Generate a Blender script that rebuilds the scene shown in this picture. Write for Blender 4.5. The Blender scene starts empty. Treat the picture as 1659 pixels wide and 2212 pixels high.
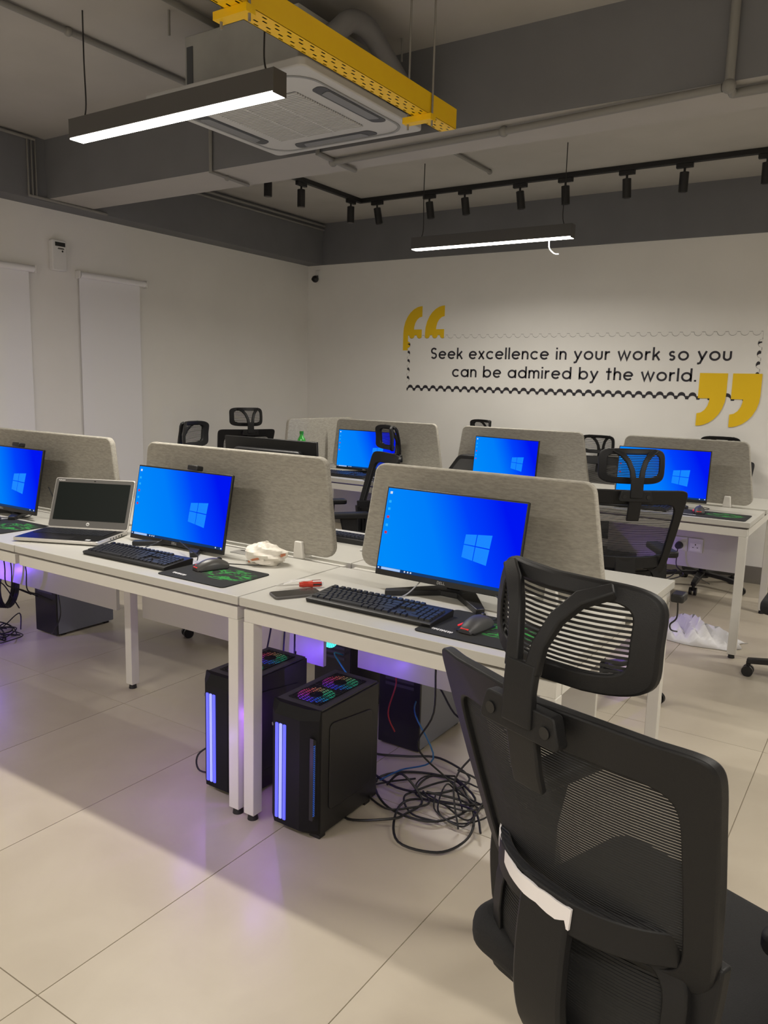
import bpy, math, random
from mathutils import Vector, Matrix
R = math.radians
random.seed(7)
scene = bpy.context.scene
col = scene.collection

# ------------------------------------------------------------------ camera
cam_d = bpy.data.cameras.new('camera'); cam = bpy.data.objects.new('camera', cam_d); col.objects.link(cam)
F_PX, PITCH, YAW, ROLL, CAM_H = 1698.33, 0.160807, 0.577486, 0.027603, 1.415
fw = Vector((-math.sin(YAW)*math.cos(PITCH), math.cos(YAW)*math.cos(PITCH), -math.sin(PITCH)))
rt = Vector((math.cos(YAW), math.sin(YAW), 0)); up = rt.cross(fw)
r2 = rt*math.cos(ROLL) + up*math.sin(ROLL); u2 = up*math.cos(ROLL) - rt*math.sin(ROLL)
m = Matrix((r2, u2, -fw)).transposed().to_4x4(); m.translation = (0, 0, CAM_H)
cam.matrix_world = m
cam_d.sensor_fit = 'HORIZONTAL'; cam_d.sensor_width = 36.0; cam_d.lens = 36.0*F_PX/1659.0
cam_d.clip_start = 0.02; cam_d.clip_end = 60
scene.camera = cam
# ------------------------------------------------------------------ world and exposure (light from the room's lamps and LEDs plus added unseen ones)
w = bpy.data.worlds.new('night'); scene.world = w; w.use_nodes = True
w.node_tree.nodes['Background'].inputs[0].default_value = (0.02, 0.022, 0.03, 1)
w.node_tree.nodes['Background'].inputs[1].default_value = 0.3
vs = scene.view_settings
vs.view_transform = 'Standard'; vs.look = 'None'; vs.exposure = 0.0; vs.gamma = 1.0; vs.use_curve_mapping = False
LAMP_W = 30.0          # power of each linear ceiling lamp, in watts of light
LAMP_COL = (1.0, 0.94, 0.84)
try:
    scene.cycles.use_denoising = True
    scene.cycles.max_bounces = 10; scene.cycles.diffuse_bounces = 6
    scene.cycles.sample_clamp_indirect = 6.0
except Exception: pass

# ------------------------------------------------------------------ materials
MATS = {}
def mat(name, color, rough=0.5, metal=0.0, emit=None, estr=0.0, spec=0.5, noise=0.0, nscale=20, bump=0.0, bscale=200, alpha=1.0, trans=0.0, stretch=None):
    if name in MATS: return MATS[name]
    M = bpy.data.materials.new(name); M.use_nodes = True; nt = M.node_tree; b = nt.nodes['Principled BSDF']
    b.inputs['Base Color'].default_value = (*color, 1); b.inputs['Roughness'].default_value = rough
    b.inputs['Metallic'].default_value = metal; b.inputs['Specular IOR Level'].default_value = spec
    if trans: b.inputs['Transmission Weight'].default_value = trans
    if alpha < 1: b.inputs['Alpha'].default_value = alpha
    if emit: b.inputs['Emission Color'].default_value = (*emit, 1); b.inputs['Emission Strength'].default_value = estr
    tc = None
    if noise or bump:
        tc = nt.nodes.new('ShaderNodeTexCoord'); mp = nt.nodes.new('ShaderNodeMapping')
        nt.links.new(tc.outputs['Object'], mp.inputs['Vector'])
        if stretch: mp.inputs['Scale'].default_value = stretch
    if noise:
        n = nt.nodes.new('ShaderNodeTexNoise'); n.inputs['Scale'].default_value = nscale; n.inputs['Detail'].default_value = 5
        nt.links.new(mp.outputs[0], n.inputs['Vector'])
        r = nt.nodes.new('ShaderNodeValToRGB')
        r.color_ramp.elements[0].position = 0.3; r.color_ramp.elements[1].position = 0.7
        r.color_ramp.elements[0].color = (*[c*(1-noise) for c in color], 1); r.color_ramp.elements[1].color = (*[min(1, c*(1+noise)) for c in color], 1)
        nt.links.new(n.outputs['Fac'], r.inputs['Fac']); nt.links.new(r.outputs['Color'], b.inputs['Base Color'])
    if bump:
        n2 = nt.nodes.new('ShaderNodeTexNoise'); n2.inputs['Scale'].default_value = bscale; n2.inputs['Detail'].default_value = 3
        nt.links.new(mp.outputs[0], n2.inputs['Vector'])
        bp = nt.nodes.new('ShaderNodeBump'); bp.inputs['Strength'].default_value = bump; bp.inputs['Distance'].default_value = 0.004
        nt.links.new(n2.outputs['Fac'], bp.inputs['Height']); nt.links.new(bp.outputs[0], b.inputs['Normal'])
    MATS[name] = M; return M

WALL = mat('wall_paint', (0.82, 0.81, 0.785), 0.75, noise=0.02, nscale=3, bump=0.06, bscale=120)
DARK = mat('charcoal_paint', (0.165, 0.168, 0.182), 0.7, noise=0.05, nscale=4, bump=0.08, bscale=90)
SLAB = mat('ceiling_paint', (0.42, 0.405, 0.385), 0.8, noise=0.05, nscale=2.5, bump=0.08, bscale=60)
PIPE = mat('grey_painted_pipe', (0.23, 0.225, 0.215), 0.55)
GROUT = mat('grout', (0.30, 0.26, 0.20), 0.9)
BASE = mat('skirting_tile', (0.20, 0.185, 0.165), 0.4, noise=0.08, nscale=6)
WHITE = mat('white_laminate', (0.54, 0.53, 0.49), 0.38, bump=0.02, bscale=300)
STEEL = mat('white_coated_steel', (0.66, 0.645, 0.60), 0.42)
FABRIC = mat('grey_beige_felt', (0.38, 0.36, 0.315), 0.95, noise=0.16, nscale=110, bump=0.5, bscale=220, stretch=(0.45, 1.0, 1.8))
CLAMP = mat('white_plastic', (0.75, 0.73, 0.69), 0.45)
BLIND = mat('blind_cloth', (0.86, 0.86, 0.885), 0.85, bump=0.05, bscale=500)
BLACK = mat('black_plastic', (0.012, 0.012, 0.013), 0.42, bump=0.05, bscale=500)
BLACKG = mat('glossy_black_plastic', (0.009, 0.009, 0.010), 0.34)
CHAIRP = mat('chair_plastic', (0.011, 0.011, 0.012), 0.5, spec=0.3, bump=0.12, bscale=700)
CHAIRF = mat('chair_fabric', (0.010, 0.010, 0.011), 0.85, noise=0.25, nscale=400, bump=0.3, bscale=600)
MESHM = mat('chair_mesh_strand', (0.009, 0.009, 0.010), 0.7)
GREYP = mat('dark_grey_plastic', (0.05, 0.05, 0.055), 0.5)
KEYM = mat('keycap', (0.014, 0.016, 0.022), 0.42)
SILVER = mat('silver_aluminium', (0.62, 0.60, 0.57), 0.35, metal=0.55)
BEZEL = mat('dark_bezel', (0.10, 0.095, 0.09), 0.5)
LCDOFF = mat('dark_screen', (0.006, 0.009, 0.008), 0.4, spec=0.12)
YELLOW = mat('yellow_enamel', (1.0, 0.61, 0.004), 0.4, noise=0.04, nscale=8)
YPAINT = mat('yellow_wall_paint', (0.86, 0.56, 0.004), 0.7)
INK = mat('black_lettering', (0.022, 0.020, 0.028), 0.7)
INKLINE = mat('thin_outline', (0.20, 0.19, 0.18), 0.7)
CABLE = mat('black_cable', (0.012, 0.012, 0.013), 0.5)
CABLEB = mat('blue_cable', (0.01, 0.10, 0.25), 0.5)
CABLER = mat('red_cable', (0.30, 0.02, 0.02), 0.5)
LAMPB = mat('lamp_housing', (0.085, 0.083, 0.082), 0.5)
GLOW = mat('lamp_diffuser', (0.9, 0.9, 0.9), 0.5, emit=LAMP_COL, estr=14.0)
ACW = mat('ac_white', (0.56, 0.565, 0.57), 0.5)
ACD = mat('ac_dark', (0.07, 0.075, 0.085), 0.5)
ACB = mat('ac_grey_case', (0.34, 0.345, 0.34), 0.6, noise=0.1, nscale=6)
DUCT = mat('duct_insulation', (0.17, 0.17, 0.18), 0.7, bump=0.3, bscale=40)
WHITEG = mat('white_gloss', (0.75, 0.75, 0.74), 0.3)
LENS = mat('lens_glass', (0.008, 0.008, 0.01), 0.1)
BLUELED = mat('blue_led', (0.1, 0.1, 0.3), 0.4, emit=(0.085, 0.10, 1.0), estr=1.1)
LEDCORE = mat('led_core', (0.3, 0.3, 0.6), 0.4, emit=(0.20, 0.24, 1.0), estr=1.2)
DASHLED = mat('dash_led', (0.02, 0.05, 0.2), 0.4, emit=(0.02, 0.12, 0.6), estr=0.55)
CYANLED = mat('cyan_led', (0.02, 0.2, 0.2), 0.4, emit=(0.02, 0.55, 0.75), estr=1.2)
PINKLED = mat('pink_led', (0.3, 0.05, 0.3), 0.4, emit=(1.0, 0.2, 0.9), estr=1.5)
REDLED = mat('red_led', (0.1, 0.01, 0.01), 0.4, emit=(0.9, 0.03, 0.02), estr=0.9)
WHITEMARK = mat('white_print', (0.75, 0.75, 0.75), 0.6)
PCSIDE = mat('pc_grey_steel', (0.20, 0.21, 0.25), 0.45, metal=0.2)
FILM = mat('white_plastic_film', (0.85, 0.82, 0.84), 0.35)
BAGW = mat('white_carrier_bag', (0.80, 0.76, 0.68), 0.45, bump=0.2, bscale=30)
BAGF = mat('thin_white_bag', (0.74, 0.74, 0.76), 0.4, bump=0.3, bscale=25)
ORANGE = mat('orange_print', (0.55, 0.20, 0.10), 0.6)
BLUEP = mat('blue_print', (0.15, 0.35, 0.55), 0.6)
REDP = mat('red_plastic', (0.55, 0.04, 0.02), 0.35)
CLEAR = mat('clear_wrap', (0.85, 0.85, 0.85), 0.25, alpha=0.35)
GREENP = mat('green_bottle', (0.05, 0.42, 0.06), 0.2)
GREENL = mat('green_cap', (0.02, 0.25, 0.03), 0.35)
PENB = mat('blue_pen', (0.03, 0.03, 0.35), 0.35)
GLASS = mat('phone_glass', (0.015, 0.015, 0.017), 0.18)
SOCKET = mat('socket_plate', (0.60, 0.60, 0.58), 0.45)
ICONR = mat('icon_red', (0.0, 0.0, 0.0), 0.5, emit=(0.55, 0.03, 0.07), estr=1.0, spec=0.1)
ICONB = mat('icon_blue', (0.0, 0.0, 0.0), 0.5, emit=(0.02, 0.42, 0.95), estr=1.0, spec=0.1)
SEARCH = mat('search_box', (0.0, 0.0, 0.0), 0.5, emit=(0.36, 0.55, 0.90), estr=1.0, spec=0.1)
TASKB = mat('task_bar', (0.0, 0.0, 0.0), 0.5, emit=(0.004, 0.035, 0.13), estr=1.0, spec=0.1)
LOGO = mat('logo_pane', (0.0, 0.0, 0.0), 0.5, emit=(0.004, 0.235, 1.0), estr=1.0, spec=0.1)
ICONW = mat('icon_white', (0.0, 0.0, 0.0), 0.5, emit=(0.65, 0.72, 0.85), estr=1.0, spec=0.1)

def tile_mat():
    M = bpy.data.materials.new('beige_floor_tile'); M.use_nodes = True; nt = M.node_tree; b = nt.nodes['Principled BSDF']
    tc = nt.nodes.new('ShaderNodeTexCoord'); oi = nt.nodes.new('ShaderNodeObjectInfo')
    add = nt.nodes.new('ShaderNodeVectorMath'); add.operation = 'ADD'
    sc = nt.nodes.new('ShaderNodeVectorMath'); sc.operation = 'SCALE'; sc.inputs['Scale'].default_value = 1.0
    cb = nt.nodes.new('ShaderNodeCombineXYZ'); mul = nt.nodes.new('ShaderNodeMath'); mul.operation = 'MULTIPLY'; mul.inputs[1].default_value = 37
    nt.links.new(oi.outputs['Random'], mul.inputs[0]); nt.links.new(mul.outputs[0], cb.inputs[0])
    nt.links.new(tc.outputs['Object'], add.inputs[0]); nt.links.new(cb.outputs[0], add.inputs[1])
    n = nt.nodes.new('ShaderNodeTexNoise'); n.inputs['Scale'].default_value = 3.2; n.inputs['Detail'].default_value = 7; n.inputs['Distortion'].default_value = 0.6
    nt.links.new(add.outputs[0], n.inputs['Vector'])
    r = nt.nodes.new('ShaderNodeValToRGB'); r.color_ramp.elements[0].position = 0.25; r.color_ramp.elements[1].position = 0.8
    r.color_ramp.elements[0].color = (0.47, 0.415, 0.33, 1); r.color_ramp.elements[1].color = (0.56, 0.505, 0.41, 1)
    nt.links.new(n.outputs['Fac'], r.inputs['Fac']); nt.links.new(r.outputs['Color'], b.inputs['Base Color'])
    b.inputs['Roughness'].default_value = 0.36; b.inputs['Specular IOR Level'].default_value = 0.45
    n2 = nt.nodes.new('ShaderNodeTexNoise'); n2.inputs['Scale'].default_value = 9; n2.inputs['Detail'].default_value = 4
    nt.links.new(add.outputs[0], n2.inputs['Vector'])
    bp = nt.nodes.new('ShaderNodeBump'); bp.inputs['Strength'].default_value = 0.12; bp.inputs['Distance'].default_value = 0.01
    nt.links.new(n2.outputs['Fac'], bp.inputs['Height']); nt.links.new(bp.outputs[0], b.inputs['Normal'])
    return M
TILE = tile_mat()

def screen_mat():
    # blue desktop picture: bright azure at the left, deep blue at the right, faint beams
    M = bpy.data.materials.new('blue_desktop_picture'); M.use_nodes = True; nt = M.node_tree
    for n in list(nt.nodes): nt.nodes.remove(n)
    out = nt.nodes.new('ShaderNodeOutputMaterial'); em = nt.nodes.new('ShaderNodeEmission')
    tc = nt.nodes.new('ShaderNodeTexCoord'); sp = nt.nodes.new('ShaderNodeSeparateXYZ')
    nt.links.new(tc.outputs['Generated'], sp.inputs[0])
    r = nt.nodes.new('ShaderNodeValToRGB'); cr = r.color_ramp
    cr.elements[0].position = 0.0; cr.elements[0].color = (0.0, 0.265, 1.0, 1)
    cr.elements[1].position = 1.0; cr.elements[1].color = (0.0, 0.008, 0.92, 1)
    e = cr.elements.new(0.42); e.color = (0.0, 0.215, 1.0, 1)
    e = cr.elements.new(0.72); e.color = (0.0, 0.055, 1.0, 1)
    # slope of the light beam: x + 0.25*z
    mz = nt.nodes.new('ShaderNodeMath'); mz.operation = 'MULTIPLY_ADD'; mz.inputs[1].default_value = 0.26; mz.inputs[2].default_value = -0.10
    nt.links.new(sp.outputs[2], mz.inputs[0])
    ad = nt.nodes.new('ShaderNodeMath'); ad.operation = 'ADD'
    nt.links.new(sp.outputs[0], ad.inputs[0]); nt.links.new(mz.outputs[0], ad.inputs[1])
    nt.links.new(ad.outputs[0], r.inputs['Fac'])
    nt.links.new(r.outputs['Color'], em.inputs['Color']); em.inputs['Strength'].default_value = 0.95
    nt.links.new(em.outputs[0], out.inputs[0])
    return M
SCREEN = screen_mat()

def pad_mat():
    M = bpy.data.materials.new('mousepad_print'); M.use_nodes = True; nt = M.node_tree; b = nt.nodes['Principled BSDF']
    tc = nt.nodes.new('ShaderNodeTexCoord'); mp = nt.nodes.new('ShaderNodeMapping'); mp.inputs['Scale'].default_value = (22, 75, 1); mp.inputs['Rotation'].default_value = (0, 0, R(25))
    nt.links.new(tc.outputs['Object'], mp.inputs[0])
    n = nt.nodes.new('ShaderNodeTexNoise'); n.inputs['Scale'].default_value = 1.0; n.inputs['Detail'].default_value = 3; n.inputs['Distortion'].default_value = 1.2
    nt.links.new(mp.outputs[0], n.inputs['Vector'])
    r = nt.nodes.new('ShaderNodeValToRGB'); r.color_ramp.interpolation = 'EASE'
    r.color_ramp.elements[0].position = 0.50; r.color_ramp.elements[0].color = (0, 0, 0, 1)
    r.color_ramp.elements[1].position = 0.56; r.color_ramp.elements[1].color = (1, 1, 1, 1)
    nt.links.new(n.outputs['Fac'], r.inputs['Fac'])
    # ellipse mask on the right half
    mp2 = nt.nodes.new('ShaderNodeMapping'); mp2.inputs['Location'].default_value = (-0.055*9.0, -0.02*13, 0); mp2.inputs['Scale'].default_value = (9.0, 13.0, 0)
    nt.links.new(tc.outputs['Object'], mp2.inputs[0])
    ln = nt.nodes.new('ShaderNodeVectorMath'); ln.operation = 'LENGTH'; nt.links.new(mp2.outputs[0], ln.inputs[0])
    r2_ = nt.nodes.new('ShaderNodeValToRGB'); r2_.color_ramp.elements[0].position = 0.75; r2_.color_ramp.elements[0].color = (1, 1, 1, 1)
    r2_.color_ramp.elements[1].position = 1.05; r2_.color_ramp.elements[1].color = (0, 0, 0, 1)
    nt.links.new(ln.outputs['Value'], r2_.inputs['Fac'])
    mu = nt.nodes.new('ShaderNodeMath'); mu.operation = 'MULTIPLY'; nt.links.new(r.outputs['Color'], mu.inputs[0]); nt.links.new(r2_.outputs['Color'], mu.inputs[1])
    mix = nt.nodes.new('ShaderNodeMixRGB'); mix.inputs[1].default_value = (0.012, 0.013, 0.013, 1); mix.inputs[2].default_value = (0.02, 0.26, 0.04, 1)
    nt.links.new(mu.outputs[0], mix.inputs[0]); nt.links.new(mix.outputs[0], b.inputs['Base Color']); b.inputs['Roughness'].default_value = 0.9
    return M
PAD = pad_mat()

def rgb_mat():
    M = bpy.data.materials.new('rgb_fan_light'); M.use_nodes = True; nt = M.node_tree; b = nt.nodes['Principled BSDF']
    a = nt.nodes.new('ShaderNodeAttribute'); a.attribute_name = 'Col'
    nt.links.new(a.outputs['Color'], b.inputs['Emission Color']); b.inputs['Emission Strength'].default_value = 2.2
    b.inputs['Base Color'].default_value = (0.02, 0.02, 0.02, 1)
    return M
RGB = rgb_mat()

# ------------------------------------------------------------------ mesh helper
class MB:
    def __init__(s): s.v = []; s.f = []; s.M = None; s.cols = None
    def add(s, vs, fs):
        o = len(s.v)
        if s.M is not None: vs = [s.M @ Vector(p) for p in vs]
        s.v += [tuple(p) for p in vs]; s.f += [tuple(i+o for i in f) for f in fs]; return s
    def box(s, x0, x1, y0, y1, z0, z1):
        vs = [(x0,y0,z0),(x1,y0,z0),(x1,y1,z0),(x0,y1,z0),(x0,y0,z1),(x1,y0,z1),(x1,y1,z1),(x0,y1,z1)]
        return s.add(vs, [(0,3,2,1),(4,5,6,7),(0,1,5,4),(1,2,6,5),(2,3,7,6),(3,0,4,7)])
    def cbox(s, c, sz): return s.box(c[0]-sz[0]/2, c[0]+sz[0]/2, c[1]-sz[1]/2, c[1]+sz[1]/2, c[2]-sz[2]/2, c[2]+sz[2]/2)
    def cyl(s, p0, p1, r0, r1=None, seg=16, cap=True):
        r1 = r0 if r1 is None else r1
        p0, p1 = Vector(p0), Vector(p1); d = (p1-p0).normalized()
        a = d.orthogonal().normalized(); b = d.cross(a); vs = []
        for p, r in ((p0, r0), (p1, r1)):
            for i in range(seg):
                t = 2*math.pi*i/seg; vs.append(p + a*(r*math.cos(t)) + b*(r*math.sin(t)))
        fs = [(i, (i+1) % seg, seg+(i+1) % seg, seg+i) for i in range(seg)]
        if cap: fs += [tuple(range(seg))[::-1], tuple(range(seg, 2*seg))]
        return s.add(vs, fs)
    def tube(s, pts, r, seg=8, smooth=0, closed=False):
        pts = [Vector(p) for p in pts]
        if smooth: pts = catmull(pts, smooth, closed)
        n = len(pts); vs = []; a = None
        for i, p in enumerate(pts):
            if closed: t = pts[(i+1) % n]-pts[i-1]
            else: t = pts[min(i+1, n-1)]-pts[max(i-1, 0)]
            if t.length < 1e-9: t = Vector((0, 0, 1))
            t.normalize()
            a = (a - t*a.dot(t)) if a is not None else t.orthogonal()
            if a.length < 1e-6: a = t.orthogonal()
            a.normalize(); b = t.cross(a)
            for k in range(seg):
                an = 2*math.pi*k/seg; vs.append(p + a*(r*math.cos(an)) + b*(r*math.sin(an)))
        fs = []
        for i in range(n if closed else n-1):
            j = (i+1) % n
            for k in range(seg):
                k2 = (k+1) % seg; fs.append((i*seg+k, i*seg+k2, j*seg+k2, j*seg+k))
        if not closed: fs += [tuple(range(seg))[::-1], tuple(range((n-1)*seg, n*seg))]
        return s.add(vs, fs)
    def prism(s, poly, axis, d0, d1):
        # poly: list of 2D points; axis: which world axis is extruded
        def P(p, d):
            if axis == 'z': return (p[0], p[1], d)
            if axis == 'y': return (p[0], d, p[1])
            return (d, p[0], p[1])
        n = len(poly); vs = [P(p, d0) for p in poly] + [P(p, d1) for p in poly]
        fs = [tuple(range(n))[::-1], tuple(range(n, 2*n))] + [(i, (i+1) % n, n+(i+1) % n, n+i) for i in range(n)]
        return s.add(vs, fs)
    def strap(s, pts, wdir, w, t):
        # rectangular section swept along pts; wdir = direction of the width; w may be a list
        pts = [Vector(p) for p in pts]; n = len(pts); wd0 = Vector(wdir).normalized(); vs = []
        for i, p in enumerate(pts):
            tg = (pts[min(i+1, n-1)]-pts[max(i-1, 0)]).normalized()
            wd = (wd0 - tg*wd0.dot(tg)).normalized(); nn = tg.cross(wd)
            ww = (w[i] if isinstance(w, (list, tuple)) else w)/2
            vs += [p+wd*ww+nn*t/2, p-wd*ww+nn*t/2, p-wd*ww-nn*t/2, p+wd*ww-nn*t/2]
        fs = [(i*4+k, i*4+(k+1) % 4, i*4+4+(k+1) % 4, i*4+4+k) for i in range(n-1) for k in range(4)]
        fs += [(3, 2, 1, 0), tuple(range(4*n-4, 4*n))]
        return s.add(vs, fs)
    def ring(s, outer, inner, nrm, t):
        # frame between two loops of 3D points, thickness t along nrm
        n = len(outer); nv = Vector(nrm)*t/2; vs = []
        for o, i in zip(outer, inner):
            o, i = Vector(o), Vector(i); vs += [o+nv, i+nv, i-nv, o-nv]
        fs = []
        for a in range(n):
            b = (a+1) % n
            for k in range(4): fs.append((a*4+k, a*4+(k+1) % 4, b*4+(k+1) % 4, b*4+k))
        return s.add(vs, fs)
    def sphere(s, c, r, seg=16, rings=10, sc=(1, 1, 1), zmin=-1.0):
        vs = []; fs = []
        for j in range(rings+1):
            ph = -math.pi/2 + math.pi*j/rings
            for i in range(seg):
                th = 2*math.pi*i/seg
                vs.append((c[0]+r*sc[0]*math.cos(ph)*math.cos(th), c[1]+r*sc[1]*math.cos(ph)*math.sin(th), c[2]+r*sc[2]*max(zmin, math.sin(ph))))
        for j in range(rings):
            for i in range(seg):
                fs.append((j*seg+i, j*seg+(i+1) % seg, (j+1)*seg+(i+1) % seg, (j+1)*seg+i))
        return s.add(vs, fs)
    def mesh(s, name, material, smooth=40):
        me = bpy.data.meshes.new(name); me.from_pydata(s.v, [], s.f); me.validate(); me.update()
        import bmesh
        bm = bmesh.new(); bm.from_mesh(me); bmesh.ops.recalc_face_normals(bm, faces=bm.faces); bm.to_mesh(me); bm.free()
        me.materials.append(material)
        if smooth:
            me.polygons.foreach_set('use_smooth', [True]*len(me.polygons))
            try: me.set_sharp_from_angle(angle=R(smooth))
            except Exception: pass
        return me
    def build(s, name, material, parent=None, bevel=0, bseg=2, smooth=40, loc=None):
        o = bpy.data.objects.new(name, s.mesh(name, material, smooth)); col.objects.link(o)
        if parent: o.parent = parent
        if loc is not None: o.location = loc
        if bevel:
            b = o.modifiers.new('bevel', 'BEVEL'); b.width = bevel; b.segments = bseg; b.limit_method = 'ANGLE'; b.angle_limit = R(35)
        return o

def catmull(pts, n, closed=False):
    out = []; N = len(pts)
    rng = range(N) if closed else range(N-1)
    for i in rng:
        if closed: p0, p1, p2, p3 = pts[i-1], pts[i], pts[(i+1) % N], pts[(i+2) % N]
        else: p0, p1, p2, p3 = pts[max(i-1, 0)], pts[i], pts[i+1], pts[min(i+2, N-1)]
        for k in range(n):
            t = k/n
            out.append(0.5*((2*p1)+(p2-p0)*t+(2*p0-5*p1+4*p2-p3)*t*t+(3*p1-p0-3*p2+p3)*t**3))
    if not closed: out.append(pts[-1])
    return out
def round_poly(pts, r, seg=5):
    out = []; n = len(pts)
    for i in range(n):
        p, a, b = Vector(pts[i]), Vector(pts[i-1]), Vector(pts[(i+1) % n])
        rr = r[i] if isinstance(r, (list, tuple)) else r
        da, db = (a-p).normalized(), (b-p).normalized()
        ang = da.angle(db); d = rr/math.tan(ang/2)
        s, e = p+da*d, p+db*d
        c = p + (da+db).normalized()*(rr/math.sin(ang/2))
        a0 = math.atan2((s-c).y, (s-c).x); a1 = math.atan2((e-c).y, (e-c).x)
        while a1-a0 > math.pi: a1 -= 2*math.pi
        while a1-a0 < -math.pi: a1 += 2*math.pi
        for k in range(seg+1):
            t = a0+(a1-a0)*k/seg; out.append((c.x+rr*math.cos(t), c.y+rr*math.sin(t)))
    return out
def tag(o, label=None, cat=None, group=None, kind=None):
    if label: o['label'] = label
    if cat: o['category'] = cat
    if group: o['group'] = group
    if kind: o['kind'] = kind
    return o
def thing(name, label, cat, loc=(0, 0, 0), rz=0.0, group=None):
    o = bpy.data.objects.new(name, None); o.empty_display_size = 0.05; col.objects.link(o)
    o.location = loc; o.rotation_euler = (0, 0, rz); return tag(o, label, cat, group)
def struct(mb, name, material, bevel=0):
    return tag(mb.build(name, material, bevel=bevel, smooth=0), kind='structure')
def copy_tree(o, parent=None):
    c = o.copy(); col.objects.link(c); c.parent = parent
    for ch in list(o.children): copy_tree(ch, c)
    return c
def share(src, name, parent, loc=(0, 0, 0), rot=(0, 0, 0)):
    o = bpy.data.objects.new(name, src); col.objects.link(o); o.parent = parent; o.location = loc; o.rotation_euler = rot; return o

# ------------------------------------------------------------------ room shell
XL, XR, YB, YF = -5.17, 3.3, -3.6, 6.42
ZS, ZB = 2.96, 2.567
floor = struct(MB().box(XL-0.1, XR+0.1, YB-0.1, YF+0.1, -0.06, -0.004), 'floor', GROUT)
tm = MB().box(-0.2985, 0.2985, -0.5985, 0.5985, -0.008, 0.0).mesh('tile', TILE, 0)
gx0, gy0 = -0.925, 0.93
for i in range(-8, 8):
    for j in range(-4, 5):
        x0, y0 = gx0+0.6*i, gy0+1.2*j; x1, y1 = x0+0.6, y0+1.2
        if x1 <= XL or x0 >= XR or y1 <= YB or y0 >= YF: continue
        if x0 < XL or x1 > XR or y0 < YB or y1 > YF:
            X0, X1, Y0, Y1 = max(x0, XL)+0.0015, min(x1, XR)-0.0015, max(y0, YB)+0.0015, min(y1, YF)-0.0015
            c = ((X0+X1)/2, (Y0+Y1)/2)
            if X1-X0 < 0.01 or Y1-Y0 < 0.01: continue
            o = MB().box(X0-c[0], X1-c[0], Y0-c[1], Y1-c[1], -0.008, 0).build('tile', TILE, floor, smooth=0); o.location = (c[0], c[1], 0)
        else: share(tm, 'tile', floor, ((x0+x1)/2, (y0+y1)/2, 0))
struct(MB().box(XL-0.15, XL, YB, YF, 0, ZS), 'wall_left', WALL)
struct(MB().box(XL-0.15, XR+0.15, YF, YF+0.15, 0, ZS), 'wall_back', WALL)
struct(MB().box(XR, XR+0.15, YB, YF, 0, ZS), 'wall_right', WALL)
struct(MB().box(XL-0.15, XR+0.15, YB-0.15, YB, 0, ZS), 'wall_front', WALL)
struct(MB().box(XL-0.15, XR+0.15, YB-0.15, YF+0.15, ZS, ZS+0.15), 'ceiling', SLAB)
struct(MB().box(XL, -4.98, YB, YF, ZB, ZS), 'trim_1', DARK)                  # dark beam along the window wall
struct(MB().box(-4.98, XR, YF-0.012, YF, ZB, ZS), 'trim_2', DARK)            # dark painted band over the quote wall
bm_ = struct(MB().box(-4.98, XR, 3.385, 3.735, 2.585, ZS), 'trim_3', SLAB)     # cross beam
tag(MB().box(-4.98, XR, 3.381, 3.385, 2.585, ZS).build('front_face_paint', DARK, bm_, smooth=0))
struct(MB().box(XL, XR, YF-0.012, YF, 0, 0.13), 'baseboard_back', BASE)
struct(MB().box(XL, XL+0.012, YB, YF-0.012, 0, 0.13), 'baseboard_left', BASE)

# ------------------------------------------------------------------ linear ceiling lamps
def linear_lamp(x0, x1, y, z, label, tail=False, dim=1.0):
    t = thing('linear_lamp', label, 'lamp', ((x0+x1)/2, y, z), 0, 'linear pendant lamps')
    L = (x1-x0)/2; hw = 0.036; h = 0.085
    b = MB().box(-L, L, -hw, hw, 0.006, h).build('housing', LAMPB, t, bevel=0.002)
    MB().box(-L+0.004, L-0.004, -hw+0.003, hw-0.003, 0.0, 0.0065).build('diffuser', GLOW, t, smooth=0)
    ld = bpy.data.lights.new('lamp_light', 'AREA'); ld.shape = 'RECTANGLE'; ld.size = 2*L-0.01; ld.size_y = 0.064; ld.energy = LAMP_W*dim*(2*L)/1.18; ld.color = LAMP_COL; ld.spread = R(164)
    lo = bpy.data.objects.new('lamp_light', ld); col.objects.link(lo); lo.parent = t; lo.location = (0, 0, -0.001)
    for sx in (-1, 1):
        MB().box(sx*L-0.002, sx*L+0.002, -hw, hw, 0.0, h).build('end_cap', LAMPB, t)
        zz = ZS-z
        MB().tube([(sx*(L-0.06), 0, h), (sx*(L-0.075), 0, h+0.06), (sx*(L-0.07), 0, zz*0.6), (sx*(L-0.07), 0, zz)], 0.0032, 6, 5).build('suspension_wire', CABLE, t)
    if tail:
        MB().tube([(L-0.17, 0.03, 0.0), (L-0.165, 0.03, -0.05), (L-0.13, 0.03, -0.085), (L-0.10, 0.03, -0.09)], 0.004, 6, 5).build('loose_wire', WHITEG, t)
    return t
linear_lamp(-3.20, -2.02, 2.33, 2.44, 'long linear pendant lamp in front of the ceiling air conditioner')
linear_lamp(-3.09, -1.90, 5.04, 2.375, 'smaller looking linear pendant lamp above the wall quote with loose white wire', True, dim=0.76)
linear_lamp(0.15, 1.35, 2.33, 2.44, 'linear pendant lamp added in the first row outside the right edge')  # unseen lamp, added to brighten the right of the first row
linear_lamp(0.05, 1.25, 5.04, 2.375, 'linear pendant lamp added in the far row outside the right edge', dim=0.76)  # out of view, put in to match the far row's brightness
linear_lamp(-3.2, -2.0, -0.55, 2.44, 'linear pendant lamp added behind the photographer on the window side')  # unseen, added as fill from behind the camera
linear_lamp(0.15, 1.35, -0.55, 2.44, 'linear pendant lamp added behind the photographer on the right')  # also added behind the camera to lift the shadows
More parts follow.
